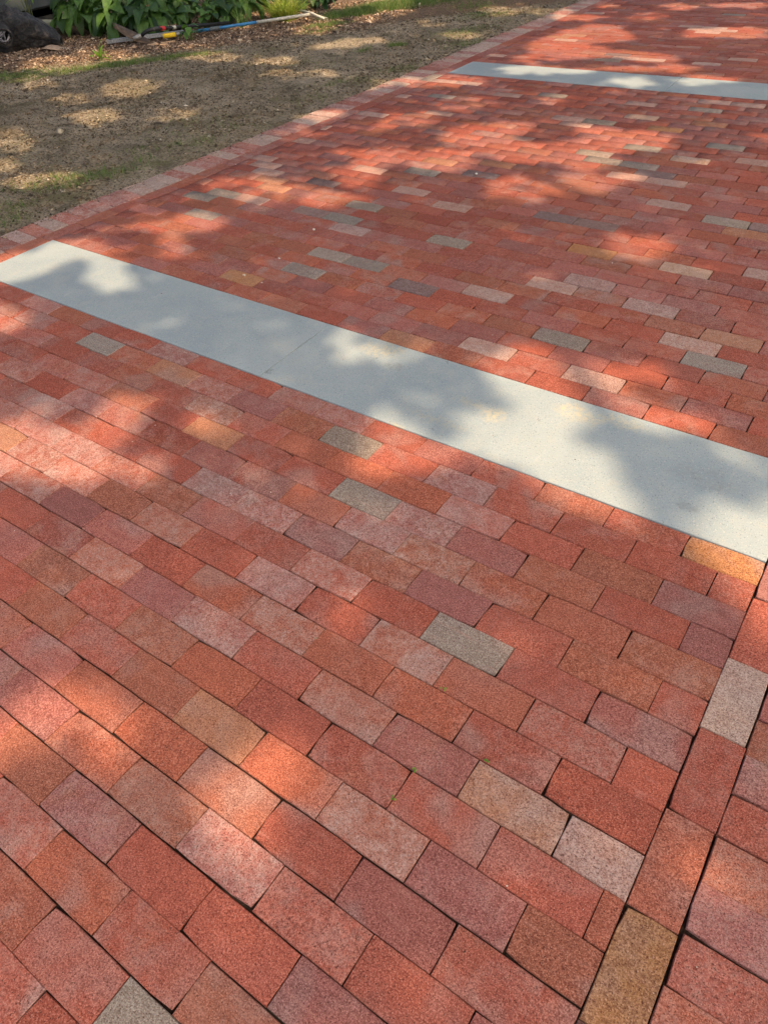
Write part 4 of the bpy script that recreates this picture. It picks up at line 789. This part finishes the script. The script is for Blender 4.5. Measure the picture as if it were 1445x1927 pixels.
# joint grit: pale and dark grains lying on the paving
N = 420
x = nr.uniform(-3.7, .3, N); y = nr.uniform(-.5, 5.5, N); k = ~soil_side(x, y - .0); x, y = x[k], y[k]; n = len(x)
P_ = []
sz = .0012 * np.exp(nr.normal(0, .45, n)); az = nr.uniform(0, 6.28, n)
a = np.stack([np.cos(az), np.sin(az), 0 * az], 1) * sz[:, None]; b = np.stack([-np.sin(az), np.cos(az), 0 * az], 1) * sz[:, None] * .7
C = np.stack([x, y, 0 * x + .0012], 1); up = np.array([[0, 0, 1.]]) * sz[:, None]
P = np.stack([C - a, C + b, C + a, C - b, C + up, C - up], 1).reshape(-1, 3)
f = np.array([[0, 1, 4], [1, 2, 4], [2, 3, 4], [3, 0, 4], [1, 0, 5], [2, 1, 5], [3, 2, 5], [0, 3, 5]])
F = ((np.arange(n) * 6)[:, None, None] + f[None]).reshape(-1, 3)
o = link('grit', np_mesh('grit', P, F, {'tone': np.repeat(np.concatenate([pal(n, [(.75, .70, .62), (.06, .05, .04), (.35, .2, .15)], (5, 5, 3)), np.ones((n, 1))], 1), 6, 0)}), mat=M_CHIP)
tag(o, kind='stuff')

# crumbs of soil and dry leaf bits that lie on the paving and its edge
N = 2600
y = nr.uniform(.3, 8.5, N); x = np.interp(y / U, OV, OU) * U + np.abs(nr.normal(0, .045, N)) - .01
n1 = 46
x = np.concatenate([x, nr.uniform(-3.6, .2, n1)]); y = np.concatenate([y, nr.uniform(-.4, 5., n1)]); n = len(x)
sz = .0032 * np.exp(nr.normal(0, .4, n)); az = nr.uniform(0, 6.28, n)
a = np.stack([np.cos(az), np.sin(az), 0 * az], 1) * sz[:, None]; b = np.stack([-np.sin(az), np.cos(az), 0 * az], 1) * sz[:, None] * nr.uniform(.3, .8, (n, 1))
C = np.stack([x, y, 0 * x + .0014], 1); up = np.array([[0, 0, 1.]]) * sz[:, None] * .5
P = np.stack([C - a, C + b, C + a, C - b, C + up, C - up], 1).reshape(-1, 3)
F = ((np.arange(n) * 6)[:, None, None] + f[None]).reshape(-1, 3)
o = link('soil_crumbs', np_mesh('soil_crumbs', P, F, {'tone': np.repeat(np.concatenate([pal(n, [(.20, .15, .10), (.07, .05, .04), (.42, .33, .22)], (5, 5, 3)), np.ones((n, 1))], 1), 6, 0)}), mat=M_CHIP)
tag(o, kind='stuff')

def blades(name, x, y, h, w, lean, cols, parent=None, z=None, mat=None, bend=1.):
    n = len(x); z = ground_z(x, y) if z is None else z
    az = nr.uniform(0, 2 * np.pi, n); s = nr.uniform(0, 2 * np.pi, n)
    d = np.stack([np.cos(az), np.sin(az), 0 * az], 1); p = np.stack([-np.sin(az), np.cos(az), 0 * az], 1)
    B = np.stack([x, y, z - .004], 1); rows = []
    for t in (0, .4, .75, 1.):
        c = B + d * (lean * h * t ** 1.6)[:, None] + np.array([[0, 0, 1.]]) * (h * (t - bend * .35 * lean * t * t))[:, None]
        ww = (w * (1 - t ** 1.5 * .92))[:, None] / 2
        rows += [c - p * ww, c + p * ww]
    P = np.stack(rows, 1).reshape(-1, 3)
    f = np.array([[0, 1, 3, 2], [2, 3, 5, 4], [4, 5, 7, 6]])
    F = ((np.arange(n) * 8)[:, None, None] + f[None]).reshape(-1, 4)
    return np_mesh(name, P, F, {'tone': np.repeat(np.concatenate([cols, np.ones((n, 1))], 1), 8, 0)})
gx, gy, gh = [], [], []
def patch(cx, cy, r, n, h, ax=1., ang=0.):
    a = nr.uniform(0, 6.283, n); q = r * np.sqrt(nr.uniform(0, 1, n)) * (.4 + .9 * nr.uniform(0, 1, n))
    u_, v_ = q * np.cos(a) * ax, q * np.sin(a); c, s = math.cos(ang), math.sin(ang)
    gx.append(cx + u_ * c - v_ * s); gy.append(cy + u_ * s + v_ * c); gh.append(h * nr.uniform(.35, 1.1, n))
BA = math.atan(1.22)
for (cx, cy, r, n, h, ax) in [(-6.9, 3.85, .15, 1400, .035, 4.0), (-6.3, 4.45, .15, 1700, .045, 3.5), (-3.98, 3.0, .10, 160, .04, 2.5), (-4.08, 2.3, .12, 420, .055, 2.8), (-4.25, 2.0, .16, 260, .04, 2.), (-3.95, 1.6, .08, 160, .05, 2.), (-4.3, 3.3, .25, 260, .03, 2.), (-3.9, 4.6, .12, 260, .03, 3.), (-4.6, 4.9, .3, 300, .025, 2.), (-5.2, 4.6, .3, 240, .02, 2.), (-5.9, 4.9, .10, 700, .035, 3.5), (-7.3, 3.55, .16, 1200, .035, 2.5),(-7.1, 3.75, .16, 900, .035, 3.2), (-6.5, 4.2, .14, 1100, .038, 3.5), (-6.05, 4.65, .14, 900, .035, 3.0), (-6.75, 3.75, .12, 500, .03, 3.),
                              (-5.55, 6.42, .12, 1300, .045, 2.2), (-5.45, 6.15, .12, 600, .035, 2.0), (-5.62, 6.9, .16, 2600, .075, 2.0), (-5.45, 7.25, .22, 4200, .09, 2.2), (-5.2, 7.6, .25, 2600, .07, 1.8),
                              (-4.9, 8.0, .3, 2200, .06, 1.6), (-4.5, 7.6, .25, 700, .04, 1.4), (-4.3, 5.85, .07, 420, .045, 1.4), (-4.5, 5.6, .07, 160, .035, 1.4), (-4.02, 6.5, .2, 700, .035, 1.8), (-4.15, 7.2, .2, 700, .035, 1.8),
                              (-4.05, 2.1, .09, 70, .075, 1.2), (-4.15, 2.0, .12, 60, .05, 1.2), (-4.0, 2.62, .10, 45, .07, 1.2), (-4.2, 2.75, .12, 50, .05, 1.4), (-4.12, 1.75, .12, 90, .05, 1.2), (-3.95, 1.3, .1, 60, .05, 1.3),
                              (-4.0, 3.35, .12, 70, .045, 1.5), (-3.85, 4.1, .12, 90, .035, 1.5), (-3.75, 5.1, .16, 260, .035, 1.5), (-3.72, 6.1, .18, 400, .035, 1.5)]:
    patch(cx, cy, r, n, h, ax, BA)
N = 9000
x = nr.uniform(-9, -3.3, N); y = nr.uniform(.8, 9.2, N)
k = soil_side(x, y) & (bed_e(x, y) < .1) & (nr.uniform(0, 1, N) < np.clip((vnoise(x, y, 1.4, 51) - .42) * 2.2, .02, 1))
gx.append(x[k]); gy.append(y[k]); gh.append(nr.uniform(.008, .028, k.sum()))
x, y, h = np.concatenate(gx), np.concatenate(gy), np.concatenate(gh); n = len(x)
k = soil_side(x, y); x, y, h = x[k], y[k], h[k]; n = len(x)
cols = pal(n, [(.10, .20, .045), (.16, .28, .06), (.27, .34, .10), (.42, .38, .20)], (34, 34, 20, 12), .25)
o = link('sparse_grass', blades('sparse_grass', x, y, h, nr.uniform(.0022, .004, n), nr.uniform(.1, 1.1, n), cols), mat=M_GRASS); tag(o, kind='stuff')

# ------------------------------------------------------------------ leafy plants in the bed
def leaf_shape(L, W, droop=.5, cup=.25, nseg=6):
    V, F = [], []
    for i in range(nseg + 1):
        t = i / nseg; x = L * t
        w = W * (math.sin(math.pi * t ** .72)) ** .85 * .5 if 0 < t < 1 else .0006
        zc = .12 * L * math.sin(t * 1.8) - droop * L * t * t
        for s in (-1, -.5, 0, .5, 1):
            V.append((x * (1 - .10 * t), s * w, zc + cup * abs(s) ** 1.3 * w + (.06 * w if abs(s) == .5 else 0)))
    for i in range(nseg):
        for j in range(4):
            a = i * 5 + j; F.append((a, a + 1, a + 6, a + 5))
    return V, F
def leaf_mesh(name, L, W, droop, cup, mat):
    V, F = leaf_shape(L, W, droop, cup); me = py_mesh(name, V, F, True); me.materials.append(mat); return me
HOSTA = [leaf_mesh('broad_leaf', L, W, d, c, M_LEAF) for L, W, d, c in ((.22, .125, .45, .2), (.18, .115, .6, .15), (.25, .13, .7, .25), (.15, .10, .4, .1))]
SHRUBL = [leaf_mesh('oval_leaf', L, W, d, .15, M_LEAF) for L, W, d in ((.11, .065, .4), (.13, .075, .6), (.09, .055, .3))]
BRIGHTL = [leaf_mesh('bright_leaf', .10, .062, .3, .2, M_LEAF_MID)]
PALEL = [leaf_mesh('pale_leaf', L, W, d, .2, M_LEAF_PALE) for L, W, d in ((.12, .035, .2), (.09, .03, .4))]
def leafy(name, cat, label, loc, n, spread, height, shapes, group, mat_stem=M_STEM, low=.25, face=None):
    root = link(name, None, loc=(loc[0], loc[1], float(ground_z(loc[0], loc[1])))); tag(root, label, cat, group)
    st = MB()
    for i in range(n):
        az = rnd.uniform(0, 2 * math.pi) if face is None or rnd.random() < .4 else face + rnd.gauss(0, .7)
        q = rnd.random() ** .6
        r = spread * q; h = height * (low + (1 - low) * (1 - q * q * .75) * rnd.uniform(.6, 1.05))
        b = Vector((math.cos(az) * r * .12, math.sin(az) * r * .12, 0)); tip = Vector((math.cos(az) * r, math.sin(az) * r, h))
        m = b.lerp(tip, .55) + Vector((0, 0, h * .18))
        st.tube([b, m, tip], [.004, .003, .002], 4, False)
        me = rnd.choice(shapes)
        lf = bpy.data.objects.new('leaf', me); COLL.objects.link(lf); lf.parent = root
        sc = rnd.uniform(.75, 1.15)
        lf.matrix_local = Matrix.Translation(tip) @ Matrix.Rotation(az + rnd.gauss(0, .5), 4, 'Z') @ Matrix.Rotation(rnd.uniform(-.3, .75) * (0.4 + q), 4, 'Y') @ Matrix.Rotation(rnd.gauss(0, .35), 4, 'X') @ Matrix.Diagonal((sc, sc, sc, 1))
    link('stems', st.mesh('stems'), root, mat=mat_stem)
    return root
CAMAZ = math.atan2(-.36 - 5.4, 0 + 7.4)
G1 = 'broad-leaved plants along the bed'
for lab, loc, n, sp, h, sh in [
    ('large dark green hosta drooping beside the black bundle', (-8.02, 5.42), 66, .34, .40, HOSTA),
    ('large dark green hosta behind the grey metal bar', (-7.58, 5.55), 70, .34, .42, HOSTA),
    ('bushy green plant with wavy leaves above the spade blade', (-7.22, 5.62), 66, .30, .36, HOSTA),
    ('leafy green plant behind the red band of the spade shaft', (-6.98, 5.86), 60, .26, .30, SHRUBL),
    ('bushy green plant of small oval leaves beside the yellow grip', (-6.78, 6.02), 60, .24, .30, SHRUBL),
    ('big-leaved dark hosta behind the narrow tuft of blades', (-6.75, 6.42), 40, .30, .38, HOSTA)]:
    leafy('broad_leaved_plant', 'plant', lab, loc, n, sp, h, sh, G1, face=CAMAZ)
for lab, loc, n, sp, h, sh in [
    ('dark leafy shrub at the corner of the grey wall', (-8.55, 5.95), 50, .42, .50, SHRUBL),
    ('dark leafy shrub behind the drooping hosta', (-8.25, 6.3), 46, .40, .55, HOSTA),
    ('dark leafy shrub in the middle of the back row', (-7.85, 6.45), 46, .40, .55, HOSTA),
    ('dark leafy shrub behind the wavy-leaved plant', (-7.5, 6.75), 46, .38, .5, HOSTA),
    ('dark leafy shrub behind the small oval-leaved plant', (-7.15, 6.95), 46, .36, .48, HOSTA),
    ('dark leafy shrub at the right end of the back row', (-6.8, 7.2), 46, .34, .42, SHRUBL),
    ('low bright green shrub beyond the bright grass clump', (-6.28, 7.15), 60, .20, .20, SHRUBL)]:
    leafy('leafy_shrub', 'shrub', lab, loc, n, sp, h, sh, 'shrubs behind the front plants', face=CAMAZ)
shoot = leafy('seedling', 'seedling', 'single upright pale green shoot in the mulch left of the grey bar', (-6.69, 4.46), 8, .07, .07, PALEL, None, low=.2)
for az_, pit, sc_ in ((.9, -1.25, 1.55), (1.6, -1.0, 1.1), (-1.2, -.75, .9), (3.4, -.8, .9)):
    lf = bpy.data.objects.new('leaf', PALEL[0]); COLL.objects.link(lf); lf.parent = shoot
    lf.matrix_local = Matrix.Translation((0, 0, .02)) @ Matrix.Rotation(az_, 4, 'Z') @ Matrix.Rotation(pit, 4, 'Y') @ Matrix.Diagonal((sc_, sc_ * 1.3, sc_, 1))
leafy('seedling', 'seedling', 'small green shoot growing between the yellow grip and the blue pole', (-6.53, 5.47), 9, .08, .13, BRIGHTL, None, low=.3)
leafy('seedling', 'seedling', 'narrow-leaved green sprig above the black bundle', (-8.35, 4.95), 10, .12, .45, PALEL, None, low=.7)
def clump(name, label, loc, n, r, h, w, cols, wts, lean=(.3, 1.3)):
    a = nr.uniform(0, 6.283, n); q = r * np.sqrt(nr.uniform(0, 1, n))
    x, y = loc[0] + q * np.cos(a), loc[1] + q * np.sin(a)
    o = link(name, blades(name, x, y, h * nr.uniform(.6, 1.05, n), nr.uniform(.6, 1.1, n) * w, nr.uniform(*lean, n), pal(n, cols, wts)), mat=M_GRASS)
    tag(o, label, 'grass clump'); return o
clump('grass_clump', 'big bright yellow-green clump of arching grass behind the rake pole', (-6.22, 6.55), 420, .13, .30, .011, [(.34, .42, .06), (.22, .34, .05), (.48, .50, .12)], (5, 4, 2), (.5, 1.5))
clump('grass_clump', 'slim tuft of upright blue-green blades left of the bright clump', (-6.44, 6.14), 60, .06, .24, .011, [(.14, .26, .08), (.24, .36, .14)], (4, 3), (.1, .9))

# tiny weeds in the paving joints
WL = leaf_mesh('weed_leaf', (.0055), .0042, .3, .2, M_LEAF_PALE)
for lab, (wx, wy) in zip(('tiny weed in the course joint left of the grey-ended brick', 'tiny weed at the upper edge of the pinkish-tan brick', 'tiny weed at a brick corner, left of the pinkish-tan brick', 'tiny weed in the short cross joint, lowest of the joint weeds'), WEEDS):
    r = link('joint_weed', None, loc=(wx, wy, -.001)); tag(r, lab, 'weed')
    for i in range(5):
        lf = bpy.data.objects.new('leaf', WL); COLL.objects.link(lf); lf.parent = r
        lf.matrix_local = Matrix.Translation((rnd.gauss(0, .002), rnd.gauss(0, .002), .003 + .001 * i)) @ Matrix.Rotation(i * 1.3 + rnd.random(), 4, 'Z') @ Matrix.Rotation(-.25, 4, 'Y')
# pebbles on the bricks
def pebble(label, x, y, r, c):
    V, F = [], []
    for i in range(5):
        th = math.pi * i / 4
        for j in range(7):
            ph = 2 * math.pi * j / 7; q = r * rnd.uniform(.8, 1.15)
            V.append((math.cos(ph) * math.sin(th) * q * 1.2, math.sin(ph) * math.sin(th) * q * .9, math.cos(th) * q * .6 + r * .5))
    for i in range(4):
        for j in range(7): F.append((i * 7 + j, i * 7 + (j + 1) % 7, (i + 1) * 7 + (j + 1) % 7, (i + 1) * 7 + j))
    o = link('pebble', py_mesh('pebble', V, F, True), mat=simple_mat('pebble', c, .8, .2, 200)); o.location = (x, y, 0); tag(o, label, 'pebble', 'pebbles on the paving')
for (lab, c, r), (px_, py_) in zip((('pale pebble on the yellow-brown brick by the nearer stone band', (.6, .5, .4), .0065), ('small pale pebble on the dark brick right of the yellow-brown one', (.55, .45, .38), .004),
                                    ('white pebble on a dark red brick farther up the path', (.75, .7, .62), .007), ('pale pebble on a grey brick of the grey pair', (.6, .55, .5), .0055), ('white pebble on the dark grey brick near the sun patches', (.8, .78, .72), .007)), PEBBLES):
    pebble(lab, px_, py_, r, c)

# ------------------------------------------------------------------ things lying at the bed
M_BLACK = None
def black_sheet():
    t = NT('black_sheeting'); p = t.pos(); f = t.noise(p, 18., 5, .7, 1.5); g = t.noise(p, 120., 4, .7)
    c = t.mix(t.ramp(f, .45, .7), (.022, .022, .026), (.12, .115, .11))  # paler noise patches paint wrinkle highlights into the black
    c = t.mix(t.ramp(t.noise(p, 9., 4, .7), .58, .72, 0., .7), c, (.30, .24, .19))
    t.bump(t.math('ADD', f, t.math('MULTIPLY', g, .3)), 1., .045); t.col(c, .36, .6); return t.m
M_BLACK = black_sheet()
bundle = link('plastic_bundle', None, loc=(-8.02, 4.50, -.02)); tag(bundle, 'black crumpled plastic bundle lying on the mulch at the left edge', 'plastic bundle')
ax = Vector((.77, .64, 0)); pv = Vector((.64, -.77, 0))
V, F = [], []; nu, nv = 80, 56
for i in range(nu + 1):
    t = i / nu; s = -.62 + 1.06 * t
    r = .215 * min(1., (1.02 - t) * 2.6) ** .55 * min(1., t * 5 + .15) ** .5
    for j in range(nv):
        th = 2 * math.pi * j / nv
        n_ = 1 + .10 * math.sin(3 * th + 7 * t) + .06 * math.sin(7 * th - 13 * t) + .035 * math.sin(29 * t + 2 * th) + rnd.gauss(0, .010) - .16 * abs(math.sin(5.5 * th + 11 * t + 2 * math.sin(9 * t))) ** .5 * (.5 + .5 * math.sin(5 * t + 2 * th)) - .09 * abs(math.sin(8 * th - 19 * t + math.sin(4 * th))) ** .6 + .06
        h = math.sin(th) * r * n_ * .92
        p = ax * s + pv * (math.cos(th) * r * n_ * 1.05) + Vector((0, 0, max(h + .155 * min(1, r / .17), .0)))
        V.append(p)
for i in range(nu):
    for j in range(nv): F.append((i * nv + j, i * nv + (j + 1) % nv, (i + 1) * nv + (j + 1) % nv, (i + 1) * nv + j))
F.append(tuple(range(nv))); F.append(tuple(nu * nv + j for j in range(nv - 1, -1, -1)))
link('sheeting', py_mesh('sheeting', V, F, True), bundle, mat=M_BLACK)
# rolled open end facing the path
face = Vector((.85, -.50, 0)).normalized(); side = Vector((.50, .85, 0)); ctr = Vector((.235, -.26, .165))
mb = MB(); ring = []
for rr, dd in ((.125, -.26), (.098, -.12), (.082, -.02), (.080, .025), (.071, .028), (.066, .0), (.055, -.06), (.0, -.10)):
    ring.append([ctr + face * dd + (side * math.cos(a) + Vector((0, 0, 1)) * math.sin(a)) * (rr * (1 + .05 * math.sin(3 * a))) for a in [2 * math.pi * k_ / 18 for k_ in range(18)]])
V = [p for r_ in ring for p in r_]; F = []
for i in range(len(ring) - 1):
    for j in range(18): F.append((i * 18 + j, i * 18 + (j + 1) % 18, (i + 1) * 18 + (j + 1) % 18, (i + 1) * 18 + j))
mb.add(V, F); link('rolled_opening', mb.mesh('rolled_opening', True), bundle, mat=M_BLACK)
mb = MB()
for k_ in range(11):
    a = rnd.uniform(0, 6.28); b = a + rnd.uniform(1.5, 3.2)
    P0 = ctr + (side * math.cos(a) + Vector((0, 0, 1)) * math.sin(a)) * .058 + face * .0
    P1 = ctr + (side * math.cos(b) + Vector((0, 0, 1)) * math.sin(b)) * .058 + face * rnd.uniform(-.03, .01)
    mb.tube([P0, P0.lerp(P1, .5) + face * .02 + Vector((rnd.gauss(0, .01), 0, rnd.gauss(0, .01))), P1], [.004, .005, .003], 5)
link('cords', mb.mesh('cords', True), bundle, mat=simple_mat('cord', (.26, .26, .29), .4, .3, 60))
# torn cardboard
card = MB(); nxx, nyy = 12, 5; V = []
for zt in (0, 1):
    for i in range(nxx + 1):
        for j in range(nyy + 1):
            u_, v_ = i / nxx - .5, j / nyy - .5
            z_ = .018 + .018 * math.sin(u_ * 6.2 + 1.2) * (1 - .4 * v_) + .006 * math.sin(v_ * 5 + u_ * 9)
            V.append(Vector((u_ * .34, v_ * (.16 + .03 * math.sin(9 * u_)), z_ - zt * .004)))
F = []; q = (nxx + 1) * (nyy + 1)
for i in range(nxx):
    for j in range(nyy):
        a = i * (nyy + 1) + j; f_ = (a, a + nyy + 1, a + nyy + 2, a + 1); F.append(f_); F.append(tuple(w + q for w in reversed(f_)))
for i in range(nxx):
    for a, b in ((i * (nyy + 1), (i + 1) * (nyy + 1)), ((i + 1) * (nyy + 1) + nyy, i * (nyy + 1) + nyy)): F.append((a, a + q, b + q, b))
for j in range(nyy):
    for a, b in ((j + 1, j), (nxx * (nyy + 1) + j, nxx * (nyy + 1) + j + 1)): F.append((a, a + q, b + q, b))
card.add(V, F); o = link('cardboard_scrap', card.mesh('cardboard_scrap', True), mat=simple_mat('cardboard', (.42, .30, .21), .9, .25, 25))
o.location = (-7.60, 4.545, -.012); o.rotation_euler.z = math.atan2(.64, .77) - .15; tag(o, 'torn light brown cardboard sticking out from under the black bundle', 'cardboard')
# small tan scrap under the bundle, left
# weathered plank and white pipe
mb = MB(); mb.box((0, 0, 0), (.62, .16, .045)); o = link('weathered_plank', mb.mesh('weathered_plank'), mat=simple_mat('grey_wood', (.33, .33, .24), .9, .35, 14))
o.location = (-8.38, 5.16, .075); o.rotation_euler = (0, 0, math.atan2(.2, .98)); tag(o, 'grey-green weathered plank lying behind the black bundle', 'plank')
mb = MB(); mb.tube([(-.09, 0, 0), (-.02, 0, .004), (.05, 0, .005), (.085, 0, 0)], [.013, .017, .018, .012], 10); o = link('white_pipe', mb.mesh('white_pipe', True), mat=simple_mat('white_plastic', (.72, .74, .74), .4, .08, 30))
o.location = (-8.33, 5.25, .03); o.rotation_euler.z = 1.3; tag(o, 'short white plastic pipe end behind the black bundle', 'pipe')

# spade
def P3(*p): return [Vector(q) for q in p]
M_STEEL = simple_mat('worn_steel', (.34, .33, .31), .5, .35, 40, metal=.35, bump=.001)
M_RUST = simple_mat('rusty_blade', (.115, .082, .058), .6, .4, 30, metal=.25, bump=.001)
M_RUBBER = simple_mat('black_rubber', (.022, .023, .026), .45, .3, 60)
M_RED = simple_mat('red_band', (.62, .045, .05), .45, .15, 60)
M_YEL = simple_mat('yellow_grip', (.80, .55, .03), .5, .12, 60)
M_BLUE = simple_mat('blue_paint', (.045, .21, .46), .4, .25, 30)
M_WHITE = simple_mat('worn_white_pole', (.58, .56, .48), .5, .25, 40)
spade = link('spade', None, loc=(-6.85, 5.08, 0)); tag(spade, 'spade with brown blade, black bent shaft and red band lying on the mulch', 'spade')
O = Vector((-6.85, 5.08, 0))
A, B = Vector((-6.93, 4.88, .155)), Vector((-6.765, 5.125, -.012))      # cutting edge ends as seen
dv = (B - A); nrm = Vector((-.62, .42, .35)).normalized()
V, F = [], []
for zt in (0, 1):
    for i in range(11):
        t = i / 10
        for j in range(7):
            s = j / 6
            wdt = math.sin(math.pi * min(1, max(0, .06 + .90 * t))) ** .5
            p = A.lerp(B, t) + nrm * (s * .16 * wdt) + Vector((0, 0, -.035 * math.sin(math.pi * t))) + Vector((.02, .02, .0)) * math.sin(math.pi * s) - zt * Vector((.002, .002, -.003))
            V.append(p - O)
q = 77
for i in range(10):
    for j in range(6):
        a = i * 7 + j; f_ = (a, a + 7, a + 8, a + 1); F.append(f_); F.append(tuple(w + q for w in reversed(f_)))
for i in range(10):
    for a, b in ((i * 7, (i + 1) * 7), ((i + 1) * 7 + 6, i * 7 + 6)): F.append((a, a + q, b + q, b))
for j in range(6):
    for a, b in ((j + 1, j), (70 + j, 71 + j)): F.append((a, a + q, b + q, b))
link('blade', py_mesh('blade', V, F, True), spade, mat=M_RUST)
def part_tube(name, parent, pts, r, mat, n=12):
    mb = MB(); mb.tube([Vector(p) - parent.location for p in pts], r, n); return link(name, mb.mesh(name, True), parent, mat=mat)
part_tube('socket', spade, [(-6.86, 5.02, .045), (-6.835, 5.06, .05), (-6.80, 5.085, .058)], [.012, .020, .018], M_STEEL)
part_tube('shaft', spade, [(-6.80, 5.085, .058), (-6.775, 5.095, .075), (-6.745, 5.11, .092), (-6.715, 5.145, .101), (-6.70, 5.18, .101), (-6.685, 5.265, .093), (-6.655, 5.44, .073), (-6.48, 5.99, .026)], [.0165, .0165, .0165, .0165, .0165, .0160, .0150, .0150], M_RUBBER)
part_tube('red_band', spade, [(-6.692, 5.245, .0955), (-6.680, 5.295, .0895)], [.0185, .0185], M_RED)
part_tube('grip_sleeve', spade, [(-6.705, 5.165, .1015), (-6.692, 5.243, .096)], [.0178, .0178], simple_mat('grey_rubber', (.07, .07, .072), .6, .3, 60))
part_tube('steel_ferrule', spade, [(-6.668, 5.375, .0805), (-6.660, 5.415, .076)], [.0168, .0168], M_WHITE)
# rake
rake = link('rake', None, loc=(-6.2, 6.0, 0)); tag(rake, 'rake with yellow grip, blue and white pole and tined head on the mulch', 'rake')
R0, R1_ = Vector((-6.685, 5.250, .030)), Vector((-5.800, 6.545, .040))
def rp(t): return R0.lerp(R1_, t)
part_tube('grip', rake, [rp(0) , rp(.002), rp(.078), rp(.082)], [.012, .0205, .0205, .014], M_YEL)
part_tube('steel_neck', rake, [rp(.083), rp(.11)], [.011, .011], M_STEEL)
part_tube('pole', rake, [rp(.11), rp(.30)], [.0115, .0115], simple_mat('dark_green_pole', (.05, .09, .08), .5, .3, 30))
part_tube('blue_pole', rake, [rp(.225), rp(.62)], [.0130, .0130], M_BLUE)
part_tube('clamp', rake, [rp(.295), rp(.31), rp(.35), rp(.365)], [.015, .019, .0185, .015], simple_mat('grey_clamp', (.10, .12, .13), .5, .3, 60))
part_tube('white_pole', rake, [rp(.61), rp(1.)], [.0142, .0142], M_WHITE)
hA, hB = Vector((-6.03, 6.60, .050)), Vector((-5.56, 6.41, .030))
part_tube('head_bar', rake, [hA, hA.lerp(hB, .5) + Vector((0, 0, .012)), hB], [.010, .012, .010], M_WHITE)
for i in range(14):
    t = (i + .5) / 14; b_ = hA.lerp(hB, t) + Vector((0, 0, .006))
    part_tube('tine', rake, [b_, b_ + Vector((.028, .035, -.006)), b_ + Vector((.036, .045, -.055))], [.0035, .003, .002], M_STEEL, 6)
# grey bar under the spade
bar = link('metal_bar', None, loc=(-6.95, 5.2, 0)); tag(bar, 'scratched grey metal bar lying under the spade and the yellow grip', 'metal bar')
mb = MB(); a_, b_ = Vector((-7.165, 4.965, .012)), Vector((-6.70, 5.545, .014)); d_ = b_ - a_
mb.box((0, 0, 0), (d_.length, .045, .030), Matrix.Rotation(math.atan2(d_.y, d_.x), 3, 'Z'))
o = link('bar', mb.mesh('bar'), bar, (a_ + b_) / 2 - bar.location, simple_mat('scratched_metal', (.42, .43, .44), .45, .45, 90, metal=.2))
mb = MB(); mb.box((0, 0, 0), (.05, .047, .032), Matrix.Rotation(math.atan2(d_.y, d_.x), 3, 'Z')); link('end_cap', mb.mesh('end_cap'), bar, a_ - bar.location, simple_mat('end_cap', (.25, .26, .27), .6, .3, 60))
# wooden splinters
for lab, (sx, sy), L_, a_ in (('long pale wood splinter just below the yellow grip', (-6.64, 5.28), .17, .95), ('pale wood chip on the mulch below the spade shaft', (-6.68, 5.10), .10, .8), ('short pale wood chip right of the spade tip', (-6.60, 5.17), .08, .6), ('pale wood chip nearest the grass strip', (-6.78, 4.93), .07, 1.1)):
    mb = MB(); mb.box((0, 0, 0), (L_, .016, .007)); mb.box((L_ * .12, .004, .004), (L_ * .6, .010, .004), Matrix.Rotation(.08, 3, 'Z'))
    o = link('wood_splinter', mb.mesh('wood_splinter'), mat=simple_mat('pale_wood', (.55, .38, .25), .85, .25, 50)); o.location = (sx, sy, float(ground_z(sx, sy)) + .016); o.rotation_euler = (.1, .05, a_); tag(o, lab, 'wood splinter', 'wood splinters on the mulch')
# twigs on the soil
for lab, (sx, sy), L_, a_ in (('dark twig right of the round sun patch on the soil', TWIGS[0], .075, .5), ('thin dark twig on bare soil, leftmost of the twigs', TWIGS[1], .07, .4), ('crooked dark twig below the round sun patch', TWIGS[2], .06, .7), ('dark twig at the right, nearest the path', TWIGS[3], .06, .3)):
    mb = MB(); mb.tube([(-L_ / 2, 0, 0), (0, .006, .003), (L_ / 2, -.002, 0)], [.004, .005, .003], 6)
    o = link('twig', mb.mesh('twig', True), mat=M_BARK); o.location = (sx, sy, float(ground_z(sx, sy)) + .006); o.rotation_euler.z = a_; tag(o, lab, 'twig', 'twigs on the bare soil')
# black drain end
mb = MB(); mb.tube([(0, .14, .07), (0, .05, .055), (0, 0, .05)], [.040, .042, .045], 14, False); mb.tube([(0, .0, .05), (0, .12, .06)], [.036, .034], 14, False)
o = link('drain_pipe', mb.mesh('drain_pipe', True), mat=M_RUBBER); o.location = (-6.16, 7.20, -.01); o.rotation_euler.z = -.35; tag(o, 'open end of a black drain pipe beyond the bright grass clump', 'pipe')
# house wall with lapped boards
wall = link('house_wall', None, loc=(-9.0, 4.5, 0)); tag(wall, 'slate grey house wall of lapped boards behind the black bundle', 'wall')
M_SLATE = simple_mat('slate_paint', (.052, .064, .068), .6, .15, 8)
mb = MB(); mb.box((-.14, 0, 1.35), (.20, 5.9, 2.6)); link('wall_core', mb.mesh('wall_core'), wall, mat=M_SLATE)
mb = MB(); mb.box((-.12, 0, -.1), (.16, 5.8, .44)); link('foundation', mb.mesh('foundation'), wall, mat=simple_mat('dark_footing', (.05, .05, .048), .9, .3, 10))
for i in range(14):
    mb = MB(); z0 = .145 + i * .18
    Vb = [(-.035, -2.98, z0 + .185), (-.022, -2.98, z0 + .185), (.012, -2.98, z0), (-.035, -2.98, z0)]
    Vb += [(a, 1.30 if False else 2.98, c) for a, b, c in Vb]
    mb.add(Vb, [(0, 1, 2, 3), (7, 6, 5, 4), (0, 4, 5, 1), (1, 5, 6, 2), (2, 6, 7, 3), (3, 7, 4, 0)])
    link('siding_board', mb.mesh('siding_board'), wall, mat=M_SLATE)
wall.location.y = 2.92
